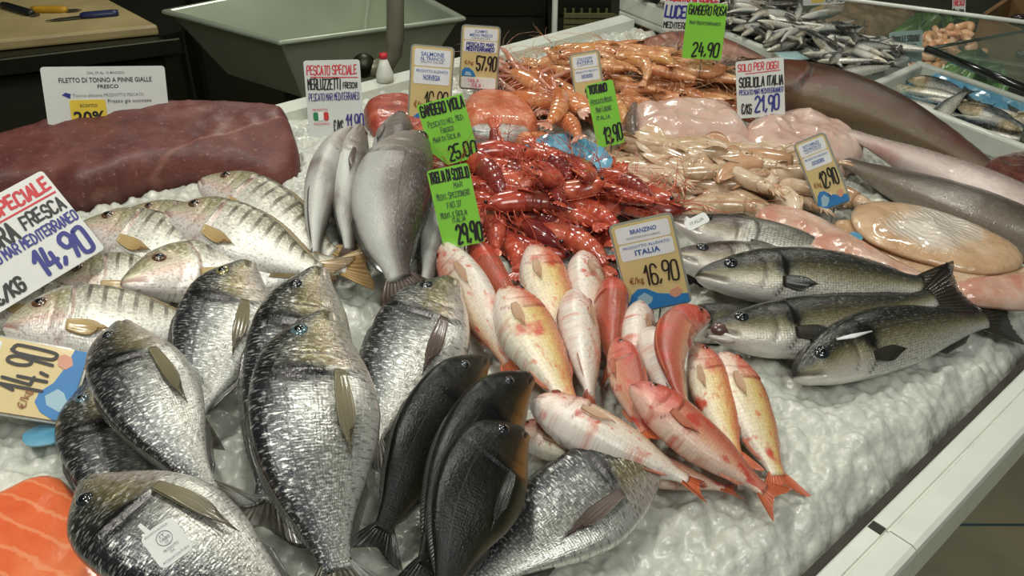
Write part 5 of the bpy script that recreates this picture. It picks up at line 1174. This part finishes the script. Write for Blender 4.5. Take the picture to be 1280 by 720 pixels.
V, F = loft([bed(1046, 424, .062), bed(1066, 420, .064), bed(1090, 414, .062)], [.0015, .0035, .0008], [.001, .0012, .0006], BN, 8); o = MB().add(V, F).build('plastic_clip', MT['strip'], None, bed(1067, 420, .06), True); o.location = bed(1067, 420, .06); tag(o, 'thin white plastic clip on the back of the front sea bass', 'clip')
o = slab('card', 'card', 'pale blue card lying between the anchovies and the huge brown fish', [(966, 66), (996, 64), (1012, 74), (984, 76)], .085, .002, MT['bluecard'], edge=.002, step=.01, round_=1, rough=0)

# ------------------------------------------------------------------ work tables behind
M_board = plain('stained_chopping_board', rgb(178, 160, 112), .5, 0, .15, .16, 9); M_board_r = plain('stained_yellow', rgb(150, 112, 60), .5)
def tbl(name, label, corners, z, th, mat, legs=True):
    c = sum(corners) / len(corners); root = empty(name, (c[0], c[1], 0)); tag(root, label, 'table'); og = tuple(root.location)
    o = MB().prism([np.array([p[0], p[1], z - th]) for p in corners], [np.array([p[0], p[1], z]) for p in corners]).build('tabletop', mat, root, og); bevel(o, .004)
    for p in corners:
        q = c + (p - c) * .94; MB().prism([np.array([q[0] + a, q[1] + b_, 0]) for a, b_ in ((-.02, -.02), (.02, -.02), (.02, .02), (-.02, .02))], [np.array([q[0] + a, q[1] + b_, z - th - .0005]) for a, b_ in ((-.02, -.02), (.02, -.02), (.02, .02), (-.02, .02))]).build('leg', M_dsteel, root, og)
    q = [c + (p - c) * .9 for p in corners]; MB().prism([np.array([p[0], p[1], .06]) for p in q], [np.array([p[0], p[1], z - th - .02]) for p in q]).build('cabinet', M_panel, root, og)
    return root
ZT = .9
TA = [hz(-160, 92, ZT), hz(226, 47, ZT), hz(232, -40, ZT), hz(-160, -60, ZT)]
tbl('work_table', 'dark steel work table behind the counter, top left', TA, ZT, .04, M_dsteel)
bc = [hz(-120, 76, ZT + .001), hz(200, 44, ZT + .001), hz(108, -6, ZT + .001), hz(-120, 0, ZT + .001)]
o = MB().prism([p for p in bc], [p + np.array([0, 0, .025]) for p in bc]).build('chopping_board', M_board, None, sum(bc) / 4); o.location = sum(bc) / 4; bevel(o, .006); tag(o, 'pale stained chopping board on the dark work table', 'chopping board')
def knife(label, px0, px1, px2, hm, wd=.013):
    z = ZT + .032; a, b_, c = hz(*px0, z), hz(*px1, z), hz(*px2, z); root = empty('knife', b_); tag(root, label, 'knife', 'knives on the chopping board')
    V, F = loft([a + (b_ - a) * t for t in (0, .15, .6, .9, 1)], [.01, wd, wd * 1.05, wd, .008], [.008, .009, .009, .009, .006], np.array([0, 0, 1.0]), 10); MB().add(V, F).build('handle', hm, root, b_, True)
    d = nrm(c - b_); n_ = np.cross([0, 0, 1.0], d); pr = [b_ - n_ * .012, b_ + n_ * .012, b_ * .4 + c * .6 + n_ * .010, c, b_ * .4 + c * .6 - n_ * .012]
    MB().prism([p - np.array([0, 0, .003]) for p in pr], [p - np.array([0, 0, .0015]) for p in pr]).build('blade', M_steel, root, b_)
M_yel = plain('yellow_handle', rgb(196, 148, 40), .4); M_blu = plain('navy_handle', rgb(34, 42, 84), .4); M_blk = plain('black_handle', rgb(24, 24, 22), .4)
knife('knife with a yellow handle on the chopping board', (40, 12), (84, 12), (102, 11), M_yel)
knife('knife with a navy blue handle, front of the chopping board', (148, 16), (100, 20), (56, 25), M_blu)
knife('black handled tool at the far left of the chopping board', (4, 6), (40, 17), (50, 17), M_blk)

# stainless tray with sloping sides
def basin():
    z = ZT + .06; rim = [hz(200, 12, z), hz(348, 52, z), hz(584, 21, z), hz(470, -40, z)]; c = sum(rim) / 4; root = empty('steel_basin', c - np.array([0, 0, .2])); tag(root, 'wide stainless steel basin with sloping sides behind the hake sign', 'basin'); og = np.array(root.location)
    inn = [c + (p - c) * .93 for p in rim]; bot = [c + (p - c) * .66 - np.array([0, 0, .16]) for p in rim]; obot = [p - np.array([0, 0, .006]) for p in bot]; out = [c + (p - c) * .955 - np.array([0, 0, .006]) for p in rim]; low = [p - np.array([0, 0, .012]) for p in rim]
    V = rim + inn + bot + low + out + obot; F = []
    for i in range(4):
        j = (i + 1) % 4; F += [(i, j, 4 + j, 4 + i), (4 + i, 4 + j, 8 + j, 8 + i), (j, i, 12 + i, 12 + j), (12 + j, 12 + i, 16 + i, 16 + j), (16 + j, 16 + i, 20 + i, 20 + j)]
    F += [(8, 9, 10, 11), (23, 22, 21, 20)]
    o = mesh_obj('bowl', V, F, M_bas, root, False, None, None, og); bevel(o, .012, 3)
    p = [og + np.array([a, b_, -.0]) for a, b_ in ((-.1, -.1), (.1, -.1), (.1, .1), (-.1, .1))]
    MB().prism([np.array([q[0], q[1], 0]) for q in p], [np.array([q[0], q[1], ZT - .107]) for q in p]).build('pedestal', M_panel, root, og)
M_bas = plain('worn_basin_steel', rgb(176, 186, 164), .3, .45, 0, .08, 8); M_pipe = plain('dull_pipe_steel', rgb(150, 146, 126), .35, .4, 0, .06, 20)
basin()
# swan-neck pipe, post
p = [at(494, y, 1.80) for y in (-60, -20, 20, 50)] + [at(492, 66, 1.80), at(484, 80, 1.80), at(468, 86, 1.80), at(455, 82, 1.80)]
pr = empty('pipe', p[0]); tag(pr, 'grey bent steel pipe hanging down in front of the basin', 'pipe'); MB().tube([p[0] + np.array([0, 0, 2.0])] + p, .0185, 16).build('bent_tube', M_pipe, pr, p[0], True)
MB().ball(p[-1], .026, 14, 9).build('nozzle', M_dsteel, pr, p[0], True)
b0 = at(692, 76, 1.95); po = empty('post', b0); tag(po, 'thin white upright post behind the langoustines', 'post')
MB().tube([b0 - np.array([0, 0, b0[2]]), b0, b0 + np.array([0, 0, 2.0])], .0065, 12).build('tube', M_rail, po, b0, True); MB().tube([b0 - np.array([0, 0, .03]), b0 + np.array([0, 0, .02])], .011, 12).build('collar', M_rail, po, b0, True)
# white cone on a pot, behind
b0 = SV(float(EDGE @ bed(497, 107, .02)), VB + .018, .016); pc = empty('bottle', b0); tag(pc, 'small white nozzle bottle with a red cap on the back rim', 'bottle')
MB().tube([b0, b0 + np.array([0, 0, .012]), b0 + np.array([0, 0, .02]), b0 + np.array([0, 0, .038])], [.015, .015, .012, .006], 16).build('body', M_foam, pc, b0, True)
MB().tube([b0 + np.array([0, 0, .039]), b0 + np.array([0, 0, .047])], .007, 12).build('cap', MT['red'], pc, b0, True)
b1 = SV(float(EDGE @ bed(568, 100, .02)), VB + .018, .034); o = MB().ball(b1, .018, 14, 9).build('lemon', plain('lemon_peel', rgb(150, 138, 34), .5), None, b1, True); o.location = b1; tag(o, 'yellow green lemon half hidden behind the scampi sign', 'lemon')
# stacked crates and cabinets in the dark
M_crate = plain('olive_crate_plastic', rgb(108, 106, 66), .6); M_dk = plain('dark_bench_panel', rgb(52, 52, 40), .5)
def bench(label, x0, x1, ytop, yb, dist, depth, mat, name='bench', cat='bench'):
    a, b_ = at(x0, ytop, dist), at(x1, ytop, dist); root = empty(name, (a + b_) / 2); tag(root, label, cat); og = np.array(root.location); zt = a[2]; dv = np.array([0, depth, 0])
    MB().prism([np.array([p[0], p[1], .0]) for p in (a, b_, b_ + dv, a + dv)], [np.array([p[0], p[1], zt - .04]) for p in (a, b_, b_ + dv, a + dv)]).build('cabinet', mat, root, og)
    e = np.array([0, -.02, 0]); MB().prism([p + np.array([0, 0, -.0399]) for p in (a + e, b_ + e, b_ + dv, a + dv)], [p for p in (a + e, b_ + e, b_ + dv, a + dv)]).build('worktop', M_dsteel, root, og)
bench('long dark bench far behind the basin and the post', 240, 680, 4, 60, 3.3, .6, M_panel)
bench('dark bench with a steel top right of the post', 690, 830, 2, 60, 3.0, .6, M_dk)
def crate():
    a, b_ = at(704, 12, 2.9), at(790, 12, 2.9); c = at(704, 56, 2.9); h = a[2] - c[2]; dv = np.array([0, .09, 0]); root = empty('crate', c); tag(root, 'olive slatted crate in the shade behind the post', 'crate'); X = b_ - a
    n = 9; mb = MB()
    MB().prism([c, c + X, c + X + dv, c + dv], [c + np.array([0, 0, .01]), c + X + np.array([0, 0, .01]), c + X + dv + np.array([0, 0, .01]), c + dv + np.array([0, 0, .01])]).build('base', M_crate, root, c)
    for k in range(5):
        z = np.array([0, 0, .012 + (h - .02) * k / 5]); t = np.array([0, 0, (h - .02) / 5 * .72]); MB().prism([c + z, c + X + z, c + X + z + dv * .1, c + z + dv * .1], [c + z + t, c + X + z + t, c + X + z + t + dv * .1, c + z + t + dv * .1]).build('slat', M_crate, root, c)
    for k in range(n):
        q = c + X * (k / (n - 1)) * .97; MB().prism([q + dv * .1, q + X * .03 + dv * .1, q + X * .03 + dv * .2, q + dv * .2], [q + dv * .1 + np.array([0, 0, h]), q + X * .03 + dv * .1 + np.array([0, 0, h]), q + X * .03 + dv * .2 + np.array([0, 0, h]), q + dv * .2 + np.array([0, 0, h])]).build('upright', M_crate, root, c)
    st = [c + np.array([0, 0, -.001]), c + X + np.array([0, 0, -.001]), c + X + dv + np.array([0, 0, -.001]), c + dv + np.array([0, 0, -.001])]
    for p in st: MB().tube([np.array([p[0], p[1], 0]), p], .008, 6).build('leg', M_dk, root, c)
crate()

# ------------------------------------------------------------------ second counter beyond the boxes
M_deck = plain('dark_deck', rgb(58, 60, 50), .4, 0, .3, .2, 10)
R0, R1 = 1.68, 3.1
dk = empty('far_counter', SV(2.4, .5, -.06)); tag(dk, 'dark far counter beyond the white boxes with trays of prawns', 'counter')
MB().prism([SV(R0, .01, -.1), SV(R1, .01, -.1), SV(R1, 1.3, -.1), SV(R0, 1.3, -.1)], [SV(R0, .01, -.045), SV(R1, .01, -.045), SV(R1, 1.3, -.045), SV(R0, 1.3, -.045)]).build('deck', M_deck, dk, tuple(dk.location))
MB().prism([np.array([*SV(R0 + .1, .3)[:2], 0]), np.array([*SV(R1, .3)[:2], 0]), np.array([*SV(R1, 1.2)[:2], 0]), np.array([*SV(R0 + .1, 1.2)[:2], 0])], [SV(R0 + .1, .3, -.101), SV(R1, .3, -.101), SV(R1, 1.2, -.101), SV(R0 + .1, 1.2, -.101)]).build('cabinet', M_panel, dk, tuple(dk.location))
M_brown = flesh('brown_speckled_skin', rgb(84, 64, 46), rgb(122, 96, 70), rgb(150, 124, 96), 45, .25, None, 0)
slab('flatfish', 'fish', 'broad brown speckled flatfish on the far counter, behind the anchovies', [(1000, 38), (1010, 22), (1060, 16), (1120, 22), (1146, 32), (1120, 46), (1070, 52), (1030, 50)], -.03, .04, M_brown, edge=.05, step=.012, rough=.006, nscale=40)
M_pp = shell_mat('peeled_prawn', rgb(222, 150, 96), rgb(232, 180, 132), rgb(240, 206, 170))
def peeled():
    root = empty('peeled_prawn', (0, 0, 0)); s = np.linspace(0, 1, 14); a = 3.6 * s; pts = [np.array([.016 * math.cos(t), .016 * math.sin(t), .003 * math.sin(2 * t)]) for t in a]; r = np.interp(s, [0, .2, .7, 1], [.005, .0075, .006, .002]) * (1 + .08 * np.sin(s * 40))
    V, F = loft(pts, r, r, np.array([0, 0, 1.0]), 10); MB().add(V, F).build('tail_meat', M_pp, root, None, True); return root
pp = peeled(); spots, d, rr = heap_spots([(1098, 70), (1140, 40), (1180, 38), (1228, 46), (1222, 70), (1180, 92), (1140, 92)], 70, 51)
for i, (x, y) in enumerate(spots):
    o = pp if i == 0 else copy_tree(pp); a = rr.uniform(0, 6.28); place(o, np.array([x, y, bed_z(x, y) - .03 + .03 * rr.random() + min(d[i], .05) * .5]), np.array([math.cos(a), math.sin(a), rr.uniform(-.5, .5)]), BN + np.array([rr.uniform(-.5, .5), rr.uniform(-.5, .5), 0]), rr.uniform(.9, 1.4))
    tag(o, 'curled orange peeled prawn in the pile on the far counter', 'prawn', 'peeled prawns on the far counter')
M_leaf = plain('lettuce_green', rgb(70, 120, 36), .4, 0, .3, .35, 40)
def leaf():
    n, m = 12, 12; X, J = np.meshgrid(np.linspace(0, 1, n), np.linspace(-1, 1, m), indexing='ij'); w_ = .5 * np.sin(math.pi * np.clip(X * .92 + .08, 0, 1))**.6
    x = X * .08; y = J * w_ * .075; z = .02 * X**2 + .016 * np.abs(J) * X + .007 * np.sin(J * 14 + X * 7) * np.abs(J); A = np.stack([x - .04, y, z], -1); B_ = A - np.array([0, 0, .0012])
    V, F, uv = sheet_solid(A, B_, np.stack([X, J], -1)); return mesh_obj('lettuce_leaf', V, F, M_leaf, None, True)
lf = leaf(); first = True
for poly, n, sd in (([(1128, 40), (1150, 28), (1180, 30), (1215, 38), (1205, 44), (1160, 42)], 22, 61), ([(1178, 92), (1200, 80), (1220, 90), (1240, 102), (1220, 106), (1195, 102)], 12, 62), ([(1245, 60), (1275, 60), (1290, 75), (1270, 80)], 8, 63)):
    spots, d, rr = heap_spots(poly, n, sd)
    for x, y in spots:
        o = lf if first else lf.copy()
        if not first: COL.objects.link(o)
        first = False; a = rr.uniform(0, 6.28); place(o, np.array([x, y, bed_z(x, y) - .03 + .025 * rr.random()]), np.array([math.cos(a), math.sin(a), rr.uniform(0, .8)]), BN + np.array([rr.uniform(-.4, .4), rr.uniform(-.4, .4), 0]), rr.uniform(.7, 1.2))
        tag(o, 'curly green lettuce leaf around the peeled prawns', 'lettuce', 'lettuce leaves on the far counter')
# glass guard with a dark edge
g = G('grey_green_glass'); g.set(color=rgb(120, 140, 124), rough=.03, alpha=.22, spec=.8, coat=1.0); M_glass = g.m
M_edge = plain('dark_glass_edge', rgb(18, 24, 20), .2, 0, .6)
def glass():
    z = bed(1158, 64, .0)[2] + .09; q = [hz(1158, 64, z), hz(1300, 38, z), hz(1420, 80, z), hz(1300, 122, z)]; c = sum(q) / 4; root = empty('glass_shelf', c); tag(root, 'dark edged glass shelf over the far counter, right edge', 'glass shelf'); t = np.array([0, 0, .008])
    MB().prism(q, [p + t for p in q]).build('pane', M_glass, root, c)
    for a, b_ in ((q[0], q[3]), (q[0], q[1])): MB().tube([a + t / 2, b_ + t / 2], .0065 if b_ is q[3] else .003, 8).build('edge', M_edge, root, c, True)
    for p in (q[2], q[3]): MB().tube([p + (c - p) * .05 - np.array([0, 0, .14]), p + (c - p) * .05], .008, 8).build('leg', M_steel, root, c, True)
glass()
def rail_bar():
    z = bed(1130, 20, 0)[2] + .12; a, b_ = hz(1000, -8, z), hz(1330, 34, z); c = (a + b_) / 2; root = empty('glass_screen', c); tag(root, 'upright glass screen with a bright top edge across the far counter', 'glass screen')
    MB().prism([a - np.array([0, 0, .14]), b_ - np.array([0, 0, .14]), b_ - np.array([0, -.006, .14]), a - np.array([0, -.006, .14])], [a, b_, b_ + np.array([0, .006, 0]), a + np.array([0, .006, 0])]).build('pane', M_glass2, root, c)
    MB().tube([a, b_], .004, 8).build('top_edge', M_rail, root, c, True)
g = G('clear_glass'); g.set(color=rgb(150, 165, 150), rough=.02, alpha=.12, spec=.8); M_glass2 = g.m
rail_bar()
M_wood = plain('crate_wood', rgb(120, 92, 58), .6, 0, 0, .25, 14); M_mus = plain('dark_mussel', rgb(44, 34, 30), .25, 0, .6, .3, 40)
def wood_crate():
    z = bed(1240, 14, 0)[2] + .06; q = [hz(1226, 18, z), hz(1262, -6, z), hz(1360, 20, z), hz(1330, 60, z)]; c = sum(q) / 4; root = empty('wooden_crate', c - np.array([0, 0, .1])); tag(root, 'open wooden crate of dark shellfish, top right corner', 'crate'); og = np.array(root.location); dn = np.array([0, 0, .10])
    for i in range(4):
        a, b_ = q[i], q[(i + 1) % 4]; n_ = nrm(c - (a + b_) / 2) * .012; MB().prism([a - dn, b_ - dn, b_ + n_ - dn, a + n_ - dn], [a, b_, b_ + n_, a + n_]).build('side_board', M_wood, root, og)
    MB().prism([p + (c - p) * .03 - dn for p in q], [p + (c - p) * .03 - dn * .9 for p in q]).build('base', M_wood, root, og)
    rr = random.Random(4); first = None
    for i in range(40):
        u_, v_ = rr.uniform(.12, .88), rr.uniform(.12, .88); P = q[0] * (1 - u_) * (1 - v_) + q[1] * (1 - u_) * v_ + q[2] * u_ * v_ + q[3] * u_ * (1 - v_) - dn * rr.uniform(.3, .7)
        if first is None:
            first = MB().ball((0, 0, 0), [np.array([.035, 0, 0]), np.array([0, .018, 0]), np.array([0, 0, .012])], 12, 8).build('mussel', M_mus, None, None, True); o = first
        else: o = first.copy(); COL.objects.link(o)
        a = rr.uniform(0, 6.28); place(o, P, np.array([math.cos(a), math.sin(a), rr.uniform(-.4, .4)]), np.array([rr.uniform(-.4, .4), rr.uniform(-.4, .4), 1])); tag(o, 'dark shellfish in the wooden crate at the top right', 'shellfish', 'dark shellfish in the wooden crate')
wood_crate()
sign('grey handwritten sign beside the peeled prawns on the far counter', [(1107, 41), (1150, 38), (1156, 76), (1115, 80)], .04, 14, 'bluecard', [('hand', 'heading', 'SPIGOLA E STORIONE', .1, .66, .92, .84, 'black', .002), ('hand', 'heading', 'LA RETE', .3, .4, .8, .56, 'black', .002), ('poly', 'underline', [(.4, .34), (.8, .36), (.8, .38), (.4, .36)], 'red')], group='signs on the far counter')
sign('small tilted white sign behind the lettuce, top right', [(1187, -8), (1202, -10), (1212, 22), (1194, 24)], -.02, 15, 'paper', [('hand', 'heading', 'FRESCO', .1, .5, .9, .75, 'red', .002), ('hand', 'price', '9,90', .2, .15, .8, .35, 'black', .002)], group='signs on the far counter')
sign('small yellow price card on the glass shelf', [(1229, 40), (1247, 34), (1250, 42), (1232, 47)], .02, 30, 'sand', [('hand', 'price', '14,90', .15, .2, .85, .8, 'black', .001)], group='signs on the far counter', stake=.06)
sign('sand and white sign cut off by the top edge, behind the flatfish', [(1003, -18), (1056, -22), (1058, 4), (1005, 7)], .0, 12, 'paper', [('rect', 'price_panel', .2, .1, .5, .8, 'yellow'), ('hand', 'price', '16,90', .5, .1, .95, .5, 'black', .002)], group='signs on the far counter')

# the ice gives way under what lies on it
def settle_ice():
    ice = bpy.data.objects['crushed_ice']; me = ice.data; n = len(me.vertices); V = np.zeros(n * 3, dtype=np.float32); me.vertices.foreach_get('co', V); V = V.reshape(-1, 3).astype(float)
    cs = .006; low = {}
    bpy.context.view_layer.update()
    for o in bpy.data.objects:
        if o.type != 'MESH' or len(o.data.vertices) < 600 or o is ice: continue
        top = o
        while top.parent: top = top.parent
        if top.get('kind') or top.get('category') in ('counter', 'box', 'price sign', 'table', 'basin', 'pipe', 'post', 'crate', 'glass shelf', 'glass screen'): continue
        W = np.zeros(len(o.data.vertices) * 3, dtype=np.float32); o.data.vertices.foreach_get('co', W); M = np.array(o.matrix_world); W = W.reshape(-1, 3) @ M[:3, :3].T + M[:3, 3]
        for x, y, z in W:
            k = (int(x / cs // 1), int(y / cs // 1))
            if z < low.get(k, 9): low[k] = z
    for i in range(n):
        k = (int(V[i, 0] / cs // 1), int(V[i, 1] / cs // 1)); z = low.get(k)
        if z is not None and V[i, 2] > z - .0015: V[i, 2] = max(z - .0015, ZF + SLOPE * (DEPTH @ V[i] - V0) - .047)
    me.vertices.foreach_set('co', V.astype(np.float32).ravel()); me.update()
settle_ice()
